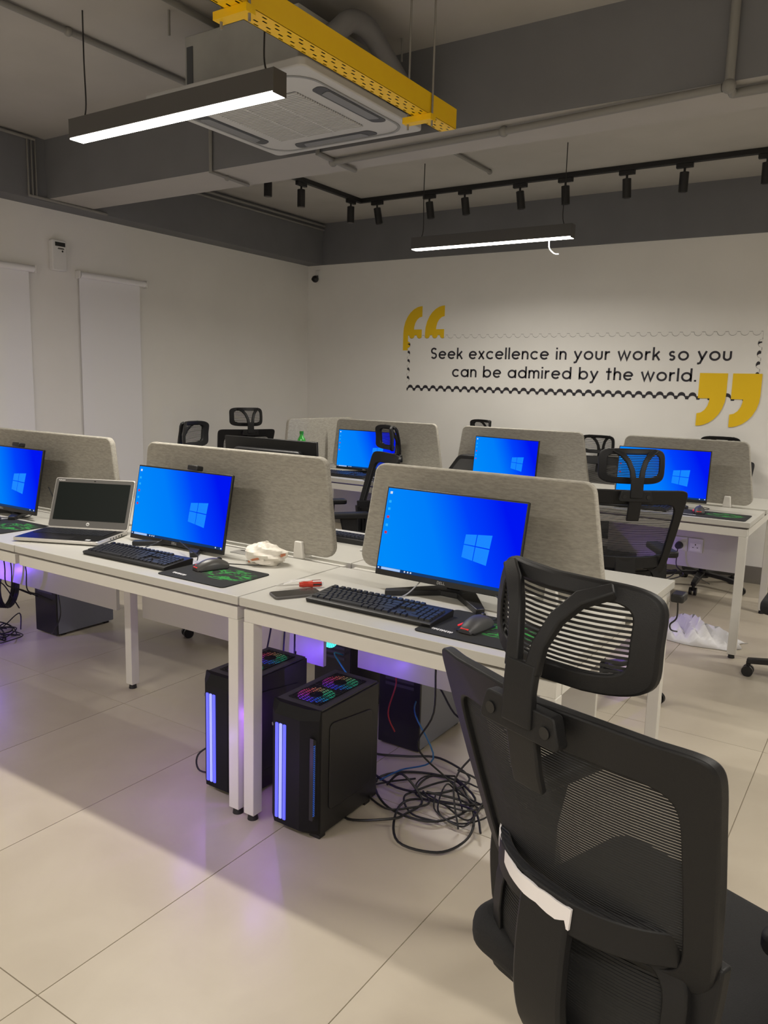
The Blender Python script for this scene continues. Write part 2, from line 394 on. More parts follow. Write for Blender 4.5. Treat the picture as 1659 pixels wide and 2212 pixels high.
linear_lamp(-3.2, -2.0, -2.95, 2.44, 'rearmost linear pendant lamp added on the window side')  # added out of view for more ambient bounce
linear_lamp(0.15, 1.35, -2.95, 2.44, 'rearmost linear pendant lamp added on the right')  # second added rear lamp, raises the ambient level

# ------------------------------------------------------------------ bench desks
def bench(x0, x1, y0, y1, label, left_legs='pair', right_legs='pair', mod=None, mz=0.335, group='white bench desks'):
    t = thing('bench_desk', label, 'desk', ((x0+x1)/2, (y0+y1)/2, 0), 0, group)
    W, D = (x1-x0)/2, (y1-y0)/2
    for sy in (-1, 1):
        ya, yb = (-D, -0.035) if sy < 0 else (0.035, D)
        MB().box(-W+0.001, W-0.001, ya, yb, 0.722, 0.75).build('desktop', WHITE, t, bevel=0.0015)
    MB().box(-W+0.03, W-0.03, -0.06, 0.06, 0.711, 0.722).build('support_plate', STEEL, t)
    for sy in (-1, 1): MB().box(-W+0.06, W-0.06, sy*(D-0.10)-0.02, sy*(D-0.10)+0.02, 0.700, 0.722).build('top_batten', STEEL, t)
    MB().box(-W+0.02, W-0.02, -0.0345, 0.0345, 0.722, 0.738).build('cable_channel', STEEL, t)
    tb = 0.042
    for sy in (-1, 1):
        yy = sy*(D-0.010-tb/2)
        MB().box(-W+0.012, W-0.012, yy-tb/2, yy+tb/2, 0.670, 0.711).build('rail', STEEL, t, bevel=0.002)
    for sx, mode in ((-1, left_legs), (1, right_legs)):
        xx = sx*(W-0.010-tb/2)
        if mode == 'pair':
            MB().box(xx-tb/2, xx+tb/2, -D+0.05, D-0.05, 0.670, 0.711).build('side_rail', STEEL, t)
            for sy in (-1, 1):
                yy = sy*(D-0.010-tb/2)
                l = MB().box(xx-tb/2, xx+tb/2, yy-tb/2, yy+tb/2, 0.022, 0.670).build('leg', STEEL, t, bevel=0.002)
                MB().cyl((xx, yy, 0), (xx, yy, 0.022), 0.018, 0.015).build('foot', BLACK, l)
        elif mode == 'centre':
            l = MB().box(xx-tb/2, xx+tb/2, -0.061, -0.019, 0.022, 0.70).build('leg', STEEL, t, bevel=0.002)
            MB().cyl((xx, -0.04, 0), (xx, -0.04, 0.022), 0.018, 0.015).build('foot', BLACK, l)
    if mod:
        MB().box(mod[0]-(x0+x1)/2, mod[1]-(x0+x1)/2, -0.009, 0.009, mz, 0.70).build('modesty_panel', WHITE, t, bevel=0.001)
    return t
R1a, R1b = 1.745, 2.88
bench(-1.668, -0.62, R1a, R1b, 'nearest white bench desk carrying the largest monitor, phone and screwdriver', mod=(-1.60, -0.70), mz=0.37)
bench(-2.87, -1.672, R1a, R1b, 'white bench desk carrying the laptop, keyboard and crumpled bag', left_legs='centre', mod=(-2.80, -1.76))
bench(-4.07, -2.874, R1a, R1b, 'white bench desk at the left edge with a half visible monitor', right_legs=None, mod=(-3.98, -2.98))
R2a, R2b = 4.45, 5.58
d3 = bench(-1.598, -0.61, R2a, R2b, 'far white bench desk at the right with wall sockets below it', mod=(-1.52, -0.70), mz=0.355)
bench(-2.70, -1.602, R2a, R2b, 'far white bench desk in the middle behind the nearest divider', left_legs='centre', mod=(-2.63, -1.68), mz=0.355)
bench(-3.82, -2.704, R2a, R2b, 'far white bench desk in front of the left corner', mod=(-3.75, -2.78), mz=0.355, right_legs=None)

# ------------------------------------------------------------------ divider screens
def divider(bx0, bx1, tx0, tx1, y, label, clamps, z0=0.766, z1=1.142, along='x'):
    cx = (bx0+bx1)/2
    t = thing('divider_screen', label, 'divider', (cx, y, 0.75) if along == 'x' else (y, cx, 0.75), 0 if along == 'x' else R(90), 'felt desk dividers')
    poly = round_poly([(bx0-cx, z0-0.75), (bx1-cx, z0-0.75), (tx1-cx, z1-0.75), (tx0-cx, z1-0.75)], [0.045, 0.045, 0.04, 0.04], 6)
    MB().prism(poly, 'y', -0.014, 0.014).build('felt_panel', FABRIC, t, bevel=0.006, bseg=3)
    for c in clamps:
        pl = [(c-cx-0.024, 0.0), (c-cx+0.024, 0.0), (c-cx+0.017, 0.066), (c-cx-0.017, 0.066)]
        k = MB().prism(pl, 'y', -0.03, 0.03).build('clamp', CLAMP, t, bevel=0.004)
    return t
divider(-1.60, -0.69, -1.535, -0.75, 2.3125, 'grey felt divider behind the nearest monitor', (-1.42, -0.86))
divider(-2.785, -1.712, -2.735, -1.762, 2.3125, 'grey felt divider with white clamp behind laptop desk monitor', (-2.57, -1.876))
divider(-3.98, -2.93, -3.93, -2.985, 2.3125, 'grey felt divider reaching the left edge of the photo', (-3.75, -3.15))
divider(-1.51, -0.68, -1.455, -0.735, 5.015, 'far grey felt divider below the closing quotation marks', (-1.30, -0.822))
divider(-2.665, -1.665, -2.61, -1.735, 5.015, 'far grey felt divider in the middle behind a blue monitor', (-2.45, -1.85))
divider(-3.77, -2.765, -3.72, -2.83, 5.015, 'far grey felt divider behind the high-backed chair', (-3.55, -3.0))
divider(4.50, 5.44, 4.55, 5.36, -3.845, 'pale felt end screen standing crosswise behind the green bottle', (4.7, 5.2), along='y')

# ------------------------------------------------------------------ stroke font for lettering
def arc(cx, cy, r, a0, a1, n=14, ry=None):
    return [(cx+r*math.cos(R(a0+(a1-a0)*i/n)), cy+(ry or r)*math.sin(R(a0+(a1-a0)*i/n))) for i in range(n+1)]
def glyphs():
    g = {}; c = arc(.35, .35, .29, 0, 360, 24)
    g['o'] = (.70, [c]); g['c'] = (.62, [arc(.35, .35, .29, 42, 318, 18)])
    g['e'] = (.68, [[(.07, .36), (.63, .36)], arc(.35, .35, .29, 2, 318, 20)])
    g['a'] = (.70, [c, [(.64, 0), (.64, .70)]]); g['b'] = (.70, [c, [(.06, 0), (.06, 1.0)]]); g['d'] = (.70, [c, [(.64, 0), (.64, 1.0)]])
    arch = [(.06, .36)]+arc(.27, .43, .21, 180, 0, 10)+[(.48, 0)]
    g['n'] = (.54, [[(.06, 0), (.06, .70)], arch]); g['h'] = (.54, [[(.06, 0), (.06, 1.0)], arch])
    g['m'] = (.88, [[(.06, 0), (.06, .70)], [(.06, .4)]+arc(.25, .45, .19, 180, 0, 10)+[(.44, 0)], [(.44, .4)]+arc(.63, .45, .19, 180, 0, 10)+[(.82, 0)]])
    g['u'] = (.54, [[(.06, .70), (.06, .27)]+arc(.27, .27, .21, 180, 360, 10)+[(.48, .70)]])
    g['r'] = (.36, [[(.06, 0), (.06, .70)], [(.06, .38)]+arc(.28, .40, .22, 180, 88, 8)+[(.36, .63)]])
    g['i'] = (.12, [[(.06, 0), (.06, .70)], [(.06, .84), (.06, .98)]]); g['l'] = (.12, [[(.06, 0), (.06, 1.0)]])
    g['k'] = (.50, [[(.06, 0), (.06, 1.0)], [(.10, .28), (.45, .68)], [(.22, .42), (.48, 0)]])
    g['t'] = (.40, [[(.20, 0), (.20, .95)], [(.0, .64), (.40, .64)]])
    g['x'] = (.52, [[(.04, 0), (.48, .70)], [(.04, .70), (.48, 0)]])
    g['y'] = (.58, [[(.03, .70), (.31, .06)], [(.55, .70), (.24, -.02)]+[(.18, -.18), (.08, -.22), (.0, -.21)]])
    g['w'] = (.90, [[(.03, .70), (.24, .03), (.45, .66), (.66, .03), (.87, .70)]])
    g['s'] = (.48, [arc(.24, .495, .15, 30, 270, 12)+arc(.24, .195, .15, 90, -150, 12)[1:]])
    g['S'] = (.58, [arc(.29, .715, .215, 28, 270, 12)+arc(.29, .28, .22, 90, -152, 12)[1:]])
    g['.'] = (.14, [[(.07, 0), (.07, .14)]])
    g['D'] = (.62, [[(.06, 0), (.06, 1), (.25, 1)]+arc(.25, .5, .33, 90, -90, 10, .5)+[(.06, 0)]]); g['E'] = (.5, [[(.5, .94), (.06, .94), (.06, .06), (.5, .06)], [(.06, .5), (.44, .5)]]); g['L'] = (.5, [[(.06, 1), (.06, .06), (.5, .06)]])
    g['p'] = (.70, [c, [(.06, -.3), (.06, .70)]])
    return g
GL = glyphs()
def stroke(mb, pts, w, to3, d0, d1):
    n = len(pts); P = [Vector(p) for p in pts]; L = []; Rr = []
    closed = (P[0]-P[-1]).length < 1e-6
    for i in range(n):
        if closed: a, b = P[(i-1) % (n-1)], P[(i+1) % (n-1)]
        else: a, b = P[max(i-1, 0)], P[min(i+1, n-1)]
        d1_ = (P[i]-a); d2_ = (b-P[i])
        if d1_.length < 1e-9: d1_ = d2_
        if d2_.length < 1e-9: d2_ = d1_
        d1_.normalize(); d2_.normalize(); tt = (d1_+d2_)
        if tt.length < 1e-6: tt = d1_
        tt.normalize(); nn = Vector((-tt.y, tt.x)); k = max(0.45, nn.dot(Vector((-d1_.y, d1_.x))))
        L.append(P[i]+nn*(w/2/k)); Rr.append(P[i]-nn*(w/2/k))
    vs = []; 
    for i in range(n): vs += [to3(L[i], d0), to3(Rr[i], d0), to3(Rr[i], d1), to3(L[i], d1)]
    fs = [(i*4+k, i*4+(k+1) % 4, i*4+4+(k+1) % 4, i*4+4+k) for i in range(n-1) for k in range(4)] + [(3, 2, 1, 0), tuple(range(4*n-4, 4*n))]
    mb.add(vs, fs)
def text_width(s, sp, word): return sum((GL[ch][0]+sp) if ch != ' ' else word for ch in s)-sp
def lay_text(s, x0, x1, z, h, wgt, parent, material, y0, y1, sp=.155, word=.42, name='letter'):
    # on a wall facing -y
    sx = (x1-x0)/text_width(s, sp, word); cur = x0
    for ch in s:
        if ch == ' ': cur += word*sx; continue
        mb = MB()
        for pl in GL[ch][1]:
            stroke(mb, [(p[0]*sx, p[1]*h) for p in pl], wgt*h, lambda p, d, cur=cur: (cur+p.x, d, z+p.y), y0, y1)
        mb.build(name, material, parent, smooth=0)
        cur += (GL[ch][0]+sp)*sx

# ------------------------------------------------------------------ painted quote on the back wall
YWL = YF
q = thing('wall_lettering', 'two lines of black lettering painted on the quote wall', 'lettering', (0, 0, 0))
lay_text('Seek excellence in your work so you', -3.712, -1.123, 1.660, 0.1010, .150, q, INK, YWL-0.006, YWL-0.0042)
lay_text('can be admired by the world.', -3.481, -1.360, 1.500, 0.1010, .150, q, INK, YWL-0.006, YWL-0.0042)
def comma_poly(s=1):
    W, H = 0.200, 0.400
    p = [(W, H), (W, H-0.095)]
    p += [(W+0.0-0.085*math.sin(R(t))*1.0, (H-0.095)-0.115*(1-math.cos(R(t)))) for t in (20, 40, 60, 80, 90)]
    p += [(W, H-0.21), (W, 0.0), (0, 0)]
    p += [(0, H-0.24)] + [(W-W*math.cos(R(t)), (H-0.24)+0.24*math.sin(R(t))) for t in (12, 25, 38, 50, 62, 74, 82)]
    return p
def quote(x, z, flip, label, y0, y1):
    t = thing('quotation_mark', label, 'quotation mark', (x, 0, z), 0, 'yellow quotation marks')
    for k in range(2):
        pl = comma_poly()
        if flip: pl = [(0.2-a, -b) for a, b in pl]
        pl = [(a+0.236*k, b) for a, b in pl]
        MB().prism(pl, 'y', y0, y1).build('comma_mark', YPAINT, t, smooth=0)
    return t
quote(-4.02, 1.737, False, 'yellow opening quotation mark at the upper left of the quote', YWL-0.002, YWL-0.0002)
quote(-1.336, 1.567, True, 'yellow closing quotation mark at the lower right of the quote', YWL-0.0075, YWL-0.0042)
def edge_curve(L, pitch, r):
    n = max(1, round(L/pitch)); p = L/n; out = [(0.0, 0.0)]
    for i in range(n):
        c = (i+.5)*p
        out += [(c-1.12*r*math.cos(math.pi*k/10), 1.08*r*math.sin(math.pi*k/10)) for k in range(11)]
    return out+[(L, 0.0)]
SX0, SX1, SZ0, SZ1 = -3.965, -0.925, 1.392, 1.872
def stamp_mesh(dz, grow, y0, y1, top=True):
    # plate with scalloped edges, built from strips between the edge curve and a plain core
    D = 0.045; mb = MB(); x0, x1, z0, z1 = SX0, SX1, SZ0+dz, SZ1+dz
    def add(pts, core):
        n = len(pts)
        vs = [(a, y0, b) for a, b in pts]+[(a, y0, b) for a, b in core]+[(a, y1, b) for a, b in pts]+[(a, y1, b) for a, b in core]
        fs = [(i, i+1, n+i+1, n+i) for i in range(n-1)]+[(2*n+i, 2*n+i+1, 3*n+i+1, 3*n+i) for i in range(n-1)]+[(i, i+1, 2*n+i+1, 2*n+i) for i in range(n-1)]
        mb.add(vs, fs)
    ch = edge_curve(x1-x0, 0.0815, 0.0265); cv = edge_curve(z1-z0-2*D, 0.0815, 0.0265)
    add([(x0+a, z0+b-grow) for a, b in ch], [(x0+a, z0+D) for a, b in ch])
    if top: add([(x0+a, z1-b+grow) for a, b in ch], [(x0+a, z1-D) for a, b in ch])
    add([(x0+b-grow, z0+D+a) for a, b in cv], [(x0+D, z0+D+a) for a, b in cv])
    add([(x1-b+grow, z0+D+a) for a, b in cv], [(x1-D, z0+D+a) for a, b in cv])
    mb.box(x0+D, x1-D, y0, y1, z0+D, z1-D)
    return mb
st = thing('stamp_border', 'scalloped stamp shaped border with black lower edge around the quote', 'border')
stamp_mesh(-0.027, 0.0, YWL-0.0026, YWL-0.0022, top=False).build('shadow_shape', INK, st, smooth=0)
stamp_mesh(0.0, 0.0028, YWL-0.0034, YWL-0.003).build('outline', INKLINE, st, smooth=0)
stamp_mesh(0.0, 0.0, YWL-0.0042, YWL-0.0036).build('stamp_face', WALL, st, smooth=0)

# ------------------------------------------------------------------ monitors
def monitor(x, y, zc, yaw, W, tilt, label, back=False, cam_top=False, icons=True, group='thin bezel desktop monitors'):
    H = W*0.575; t = thing('monitor', label, 'monitor', (x, y, 0.75), R(yaw), group)
    zc -= 0.75
    T = Matrix.Translation((0, 0, zc)) @ Matrix.Rotation(R(-tilt), 4, 'X')
    mb = MB(); mb.M = T; mb.box(-W/2, W/2, 0.0, 0.012, -H/2, H/2)
    mb.build('bezel', BLACKG, t, bevel=0.002)
    mb = MB(); mb.M = T; mb.prism(round_poly([(-W*.42, -H*.40), (W*.42, -H*.40), (W*.36, H*.36), (-W*.36, H*.36)], 0.02, 4), 'y', 0.012, 0.040)
    mb.build('rear_housing', BLACK, t, bevel=0.008)
    bz = 0.0055; bb = 0.018
    sc = MB(); sc.M = None; sx0, sx1, sz0, sz1 = -W/2+bz, W/2-bz, -H/2+bb, H/2-bz
    s = MB().box(sx0, sx1, -0.0012, 0.0, sz0, sz1).build('screen', SCREEN, t, smooth=0)
    s.matrix_local = T
    sw, sh = sx1-sx0, sz1-sz0
    def P(u, v): return (sx0+sw*u, sz0+sh*v)
    def quad(nm, us, m_, d=-0.0018):
        MB().prism([P(*p) for p in us], 'y', d, -0.0012).build(nm, m_, s, smooth=0)
    # four panes of the glowing window in perspective
    quad('logo_pane', [(0.615, 0.3085), (0.6916, 0.2862), (0.6956, 0.445), (0.619, 0.4512)], LOGO)
    quad('logo_pane', [(0.6979, 0.2844), (0.7896, 0.255), (0.7975, 0.4361), (0.7019, 0.4441)], LOGO)
    quad('logo_pane', [(0.619, 0.4628), (0.6956, 0.4575), (0.6995, 0.585), (0.6237, 0.5717)], LOGO)
    quad('logo_pane', [(0.7019, 0.4566), (0.7975, 0.4486), (0.8046, 0.6002), (0.7058, 0.5859)], LOGO)
    quad('task_bar', [(0, 0), (1, 0), (1, .036), (0, .036)], TASKB)
    quad('search_box', [(.035, .004), (.185, .004), (.185, .033), (.035, .033)], SEARCH, -0.0022)
    for u in (.008, .215, .24, .262, .93, .985): quad('task_icon', [(u, .010), (u+.010, .010), (u+.010, .028), (u, .028)], ICONW, -0.0022)
    if icons:
        for v, mm in ((.93, ICONW), (.82, ICONB), (.73, ICONB), (.63, ICONR), (.53, ICONB), (.44, ICONR)):
            quad('desktop_icon', [(.018, v), (.036, v), (.036, v+.030), (.018, v+.030)], mm)
    # maker's lettering on the lower bezel
    lw = 0.030; mbx = MB(); cur = -lw/2
    for ch in 'DELL':
        for pl in GL[ch][1]:
            stroke(mbx, [(cur+p[0]*0.011, p[1]*0.0085) for p in pl], 0.0016, lambda p, d: (p.x, d, -H/2+0.005+p.y), -0.0012, 0.0)
        cur += (GL[ch][0]+.15)*0.011
    lo = mbx.build('bezel_lettering', MAT_BEZ, t, smooth=0); lo.matrix_local = T
    # stand: column and V shaped foot
    MB().strap([(0, 0.055, 0.012), (0, 0.050, 0.08), (0, 0.042, zc+0.02)], (1, 0, 0), 0.05, 0.018).build('stand_column', BLACK, t, bevel=0.003)
    for sx in (-1, 1):
        MB().prism([(0.0, 0.085), (0.03*sx, 0.02), (0.165*sx, -0.10), (0.18*sx, -0.075), (0.06*sx, 0.085)], 'z', 0.0, 0.019).build('foot', BLACK, t, bevel=0.003)
    MB().box(-0.05, 0.05, 0.02, 0.10, 0.0, 0.020).build('foot_plate', BLACK, t, bevel=0.003)
    if cam_top:
        mbc = MB(); mbc.M = T; mbc.box(0.02, 0.075, -0.005, 0.03, H/2+0.002, H/2+0.022)
        wc = mbc.build('webcam', BLACK, t, bevel=0.004)
    return t
MAT_BEZ = mat('bezel_lettering', (0.35, 0.35, 0.35), 0.4)
monitor(-1.150, 2.135, 0.940, -2, 0.510, 12.5, 'largest monitor with blue desktop on the nearest desk')
monitor(-2.356, 2.13, 0.911, 0, 0.528, 11, 'blue monitor with webcam between the laptop and the crumpled bag', cam_top=True)
monitor(-3.545, 2.13, 0.926, 0, 0.530, 11, 'blue monitor with webcam cut off by the left photo edge', cam_top=True)
monitor(-3.305, 4.80, 0.925, 0, 0.520, 6, 'far blue monitor partly hidden by the high-backed chair')
monitor(-2.200, 4.83, 0.935, -12, 0.520, 5, 'far blue monitor showing just over the nearest divider')
monitor(-1.165, 4.80, 0.935, 2, 0.530, 6, 'far blue monitor at the right behind a chair headrest')
monitor(-2.285, 2.60, 1.020, 180, 0.525, 4, 'black back of a monitor behind the laptop desk divider', icons=False)

# ------------------------------------------------------------------ keyboards
KX, KY = 0.440, 0.142
def keyboard_rows():
    u = 0.0187; rows = []
    left = 0.012; zr = 0.010
    main = [[1]*13+[2.0], [1.5]+[1]*12+[1.5], [1.75]+[1]*11+[2.25], [2.25]+[1]*10+[2.75], [1.25]*3+[6.25]+[1.25]*4]
    for r, ks in enumerate(main):
        y = KY-0.045-0.0187*r; x = left
        for k in ks: rows.append((x+k*u/2, y, k)); x += k*u
    x0 = left+15.25*u
    for r in range(2):
        for c in range(3): rows.append((x0+(c+.5)*u, KY-0.045-0.0187*r, 1))
    rows.append((x0+1.5*u, KY-0.045-0.0187*3, 1))
    for c in range(3): rows.append((x0+(c+.5)*u, KY-0.045-0.0187*4, 1))
    x1 = x0+3.2*u
    for r in range(4):
        for c in range(4): rows.append((x1+(c+.5)*u, KY-0.045-0.0187*r, 1))
    for c, k in ((1, 2), (2.5, 1), (3.5, 1)): rows.append((x1+c*u, KY-0.045-0.0187*4, k))
    for c in range(13): rows.append((left+(c*1.15+.5+(0.4 if c else 0))*u, KY-0.018, 1))
    for c in range(3): rows.append((x0+(c+.5)*u, KY-0.018, 1))
    return rows
KEYMESH = {}
def keymesh(k):
    if k not in KEYMESH:
        w = k*0.0187/2-0.0011; d = 0.0082
        mb = MB(); vs = [(-w, -d, 0), (w, -d, 0), (w, d, 0), (-w, d, 0), (-w+.0018, -d+.0016, .006), (w-.0018, -d+.0016, .006), (w-.0018, d-.001, .0068), (-w+.0018, d-.001, .0068)]
        mb.add(vs, [(0, 3, 2, 1), (4, 5, 6, 7), (0, 1, 5, 4), (1, 2, 6, 5), (2, 3, 7, 6), (3, 0, 4, 7)]); KEYMESH[k] = mb.mesh('key', KEYM, 0)
    return KEYMESH[k]
def keyboard(x, y, z, yaw, label, single=True):
    t = thing('keyboard', label, 'keyboard', (x, y, z), R(yaw), 'black full size keyboards')
    pr_ = [(0.004, 0.0), (KY-0.004, 0.0), (KY, 0.022), (KY-0.006, 0.0245), (0.006, 0.0145), (0.0, 0.012)]
    MB().prism([(a-KY/2, b) for a, b in pr_], 'x', -KX/2, KX/2).build('case', BLACK, t, bevel=0.0015)
    sl = math.atan2(0.010, KY-0.012)
    if single:
        for kx, ky, k in keyboard_rows():
            o = share(keymesh(k), 'key', t, (kx-KX/2, ky-KY/2, 0.0145+(ky-0.006)*math.tan(sl)), (sl, 0, 0))
    else:
        mb = MB()
        for kx, ky, k in keyboard_rows():
            me = keymesh(k); T = Matrix.Translation((kx-KX/2, ky-KY/2, 0.0145+(ky-0.006)*math.tan(sl))) @ Matrix.Rotation(sl, 4, 'X')
            mb.add([T @ v.co for v in me.vertices], [tuple(p.vertices) for p in me.polygons])
        tag(mb.build('keys', KEYM, t, smooth=0), kind='stuff')
    return t
keyboard(-1.252, 1.902, 0.75, 0, 'black keyboard on the nearest desk beside the phone')
keyboard(-2.318, 1.888, 0.75, 1, 'black keyboard on the laptop desk in front of the monitor')
keyboard(-1.985, 2.70, 0.75, 180, 'black keyboard end showing in the gap between two near dividers', False)
keyboard(-3.36, 4.60, 0.75, 0, 'black keyboard under the far monitor by the high-backed chair', False)
keyboard(-1.28, 4.60, 0.75, 0, 'black keyboard on the far right desk beside green mousepad', False)

# ------------------------------------------------------------------ mouse and pads
def mousepad(x, y, w, d, yaw, label, mark=True):
    t = thing('mousepad', label, 'mousepad', (x, y, 0.75), R(yaw), 'black mousepads with green print')
    MB().prism(round_poly([(-w/2, -d/2), (w/2, -d/2), (w/2, d/2), (-w/2, d/2)], 0.016, 5), 'z', 0.0, 0.003).build('cloth', PAD, t)
    if mark:
        mb = MB(); xx = -w/2+0.035
        for k in range(8):
            pts = [(xx+0.0085*k+0.0065*(i/6), -d/2+0.045+0.0060*math.sin(i*1.3+k*2.1)-0.0007*k) for i in range(7)]
            stroke(mb, pts, 0.0032, lambda p, dd: (p.x, p.y, dd), 0.003, 0.0033)
        mb.build('printed_mark', WHITEMARK, t, smooth=0)
    return t
mousepad(-0.908, 1.917, 0.31, 0.25, 0, 'black and green mousepad on the nearest desk')
mousepad(-1.935, 1.902, 0.315, 0.235, 0, 'black and green mousepad beside the crumpled bag')
mousepad(-3.27, 1.95, 0.31, 0.235, 0, 'black and green mousepad corner left of the laptop')
mousepad(-0.82, 4.60, 0.36, 0.24, 0, 'black and green mousepad on the far right desk')
mousepad(-2.97, 4.60, 0.30, 0.22, 0, 'black mousepad under the far chair side monitor')
def mouse(x, y, yaw, label, pos='white'):
    t = thing('mouse', label, 'mouse', (x, y, 0.753), R(yaw), 'gaming mice')
    def shell(s0, s1, zs, h):
        vs = []; fs = []; nu, nv = 10, 9
        for i in range(nu+1):
            u = i/nu; yy = -0.062+0.124*u
            wv = 0.034*(1-0.25*math.sin(math.pi*u)**2*0.6)*(math.sin(math.pi*min(max(u, .07), .93))**0.35)
            hh = h*(math.sin(math.pi*(0.12+0.80*(1-u)))**0.8)
            for j in range(nv+1):
                a = math.pi*j/nv; vs.append((-wv*math.cos(a), yy, zs+hh*math.sin(a)**0.75))
        for i in range(nu):
            for j in range(nv): fs.append((i*(nv+1)+j, i*(nv+1)+j+1, (i+1)*(nv+1)+j+1, (i+1)*(nv+1)+j))
        fs.append(tuple(range(nv+1))); fs.append(tuple(nu*(nv+1)+j for j in range(nv+1))[::-1])
        return vs, fs
    MB().add(*shell(0, 1, 0.002, 0.037)).build('shell', mat('silver_mouse', (0.075, 0.072, 0.07), 0.35) if 'silver' in label else GREYP, t, smooth=60)
    MB().prism([(-0.03, -0.055), (0.03, -0.055), (0.032, 0.05), (-0.032, 0.05)], 'z', 0, 0.004).build('base', BLACK, t)
    MB().strap([(-0.031, -0.045, 0.014), (-0.033, -0.01, 0.013), (-0.030, 0.02, 0.013)], (0, 0, 1), 0.003, 0.004).build('light_strip', REDLED, t)
    MB().box(-0.012, 0.012, -0.062, -0.058, 0.012, 0.015).build('tail_light', REDLED, t)
    MB().cyl((-0.004, 0.032, 0.030), (0.004, 0.032, 0.030), 0.009).build('wheel', BLACK, t)
    MB().tube([(0, 0.058, 0.012), (0.01, 0.10, 0.006), (0.05, 0.16, 0.004), (0.02, 0.21, 0.004)], 0.002, 6, 5).build('cord', CABLE, t)
    return t
mouse(-0.925, 1.905, -6, 'dark mouse with red light lines on the nearest mousepad')
mouse(-1.992, 1.945, -18, 'silver grey mouse with dim red line beside the crumpled bag')
mouse(-3.42, 1.95, 0, 'dark mouse at the left edge left of the laptop')
mouse(-0.90, 4.62, 10, 'dark mouse on the far right mousepad')

# ------------------------------------------------------------------ laptop
lp = thing('laptop', 'open silver laptop with dark screen on the white desk', 'laptop', (0, 0, 0.75))
LA = math.atan2(1.957-1.793, -2.612+2.985); lp.rotation_euler = (0, 0, LA); lp.location = (-2.83, 1.975, 0.75)
LW, LD = 0.372, 0.252
MB().prism(round_poly([(-LW/2, -LD/2), (LW/2, -LD/2), (LW/2, LD/2), (-LW/2, LD/2)], 0.012, 4), 'z', 0.004, 0.018).build('base', SILVER, lp, bevel=0.003)
MB().prism(round_poly([(-LW/2+.006, -LD/2+.006), (LW/2-.006, -LD/2+.006), (LW/2-.006, LD/2-.02), (-LW/2+.006, LD/2-.02)], 0.008, 3), 'z', 0.018, 0.0186).build('keyboard_deck', BLACKG, lp)
mbk = MB()
for r in range(6):
    for c in range(17):
        x = -LW/2+0.027+c*0.0187; y = LD/2-0.038-r*0.0185
        if r == 5 and 4 <= c <= 8:
            if c == 4: mbk.box(x-0.008, x+0.083, y-0.0078, y+0.0078, 0.0186, 0.0205)
            continue
        mbk.box(x-0.008, x+0.008, y-0.0078, y+0.0078, 0.0186, 0.0205)
tag(mbk.build('keys', KEYM, lp, smooth=0), kind='stuff')
MB().box(-0.052, 0.052, -LD/2+0.012, -LD/2+0.072, 0.0186, 0.0190).build('touchpad', BLACK, lp)
MB().box(LW/2-0.065, LW/2-0.045, -LD/2+0.018, -LD/2+0.032, 0.0186, 0.0190).build('sticker', WHITEMARK, lp)
for k in range(5): MB().box(LW/2-0.0005, LW/2+0.0006, -LD/2+0.10+k*0.022, -LD/2+0.108+k*0.022+(0.004 if k > 2 else 0), 0.008, 0.0135).build('port', BLACK, lp)
LT = Matrix.Translation((0, LD/2-0.006, 0.018)) @ Matrix.Rotation(R(-22), 4, 'X')
def lid(nm, x0, x1, z0, z1, y0, y1, mm, r=0.008, bev=0.0):
    mb = MB(); mb.M = LT; mb.prism(round_poly([(x0, z0), (x1, z0), (x1, z1), (x0, z1)], r, 4), 'y', y0, y1); return mb.build(nm, mm, lp, bevel=bev)
LH = 0.222
lid('lid', -LW/2, LW/2, 0.0, LH, 0.0, 0.008, SILVER, 0.010, 0.002)
lid('screen_bezel', -LW/2+.004, LW/2-.004, 0.004, LH-.004, -0.0015, 0.0, BEZEL, 0.008)
lid('screen', -LW/2+.018, LW/2-.018, 0.034, LH-.020, -0.002, -0.0015, LCDOFF, 0.002)
mb = MB(); mb.M = LT @ Matrix.Translation((0, -0.0022, 0.019)) @ Matrix.Rotation(R(90), 4, 'X'); mb.cyl((0, 0, -0.0006), (0, 0, 0.0002), 0.0075, seg=20); emb = mb.build('emblem', WHITEG, lp)
mb = MB()
for ch, ox in (('h', -0.0042), ('p', 0.0003)):
    for pl in GL[ch][1]: stroke(mb, [(ox+p[0]*0.006+p[1]*0.0012, -0.0028+p[1]*0.0065) for p in pl], 0.0010, lambda p, d: LT @ Vector((p.x, d, 0.019+p.y)), -0.0032, -0.0026)
mb.build('emblem_letters', BEZEL, emb, smooth=0)
mb = MB(); stroke(mb, [(-LW/2+0.016+0.0025*i, LH-0.0125+0.0018*math.sin(i*1.9)) for i in range(13)], 0.0020, lambda p, d: LT @ Vector((p.x, d, p.y)), -0.0021, -0.0015)
mb.build('printed_mark', WHITEMARK, lp, smooth=0)
mb = MB(); mb.M = LT; mb.box(-0.004, 0.004, -0.002, -0.0014, LH-0.013, LH-0.010); mb.build('webcam', LENS, lp)

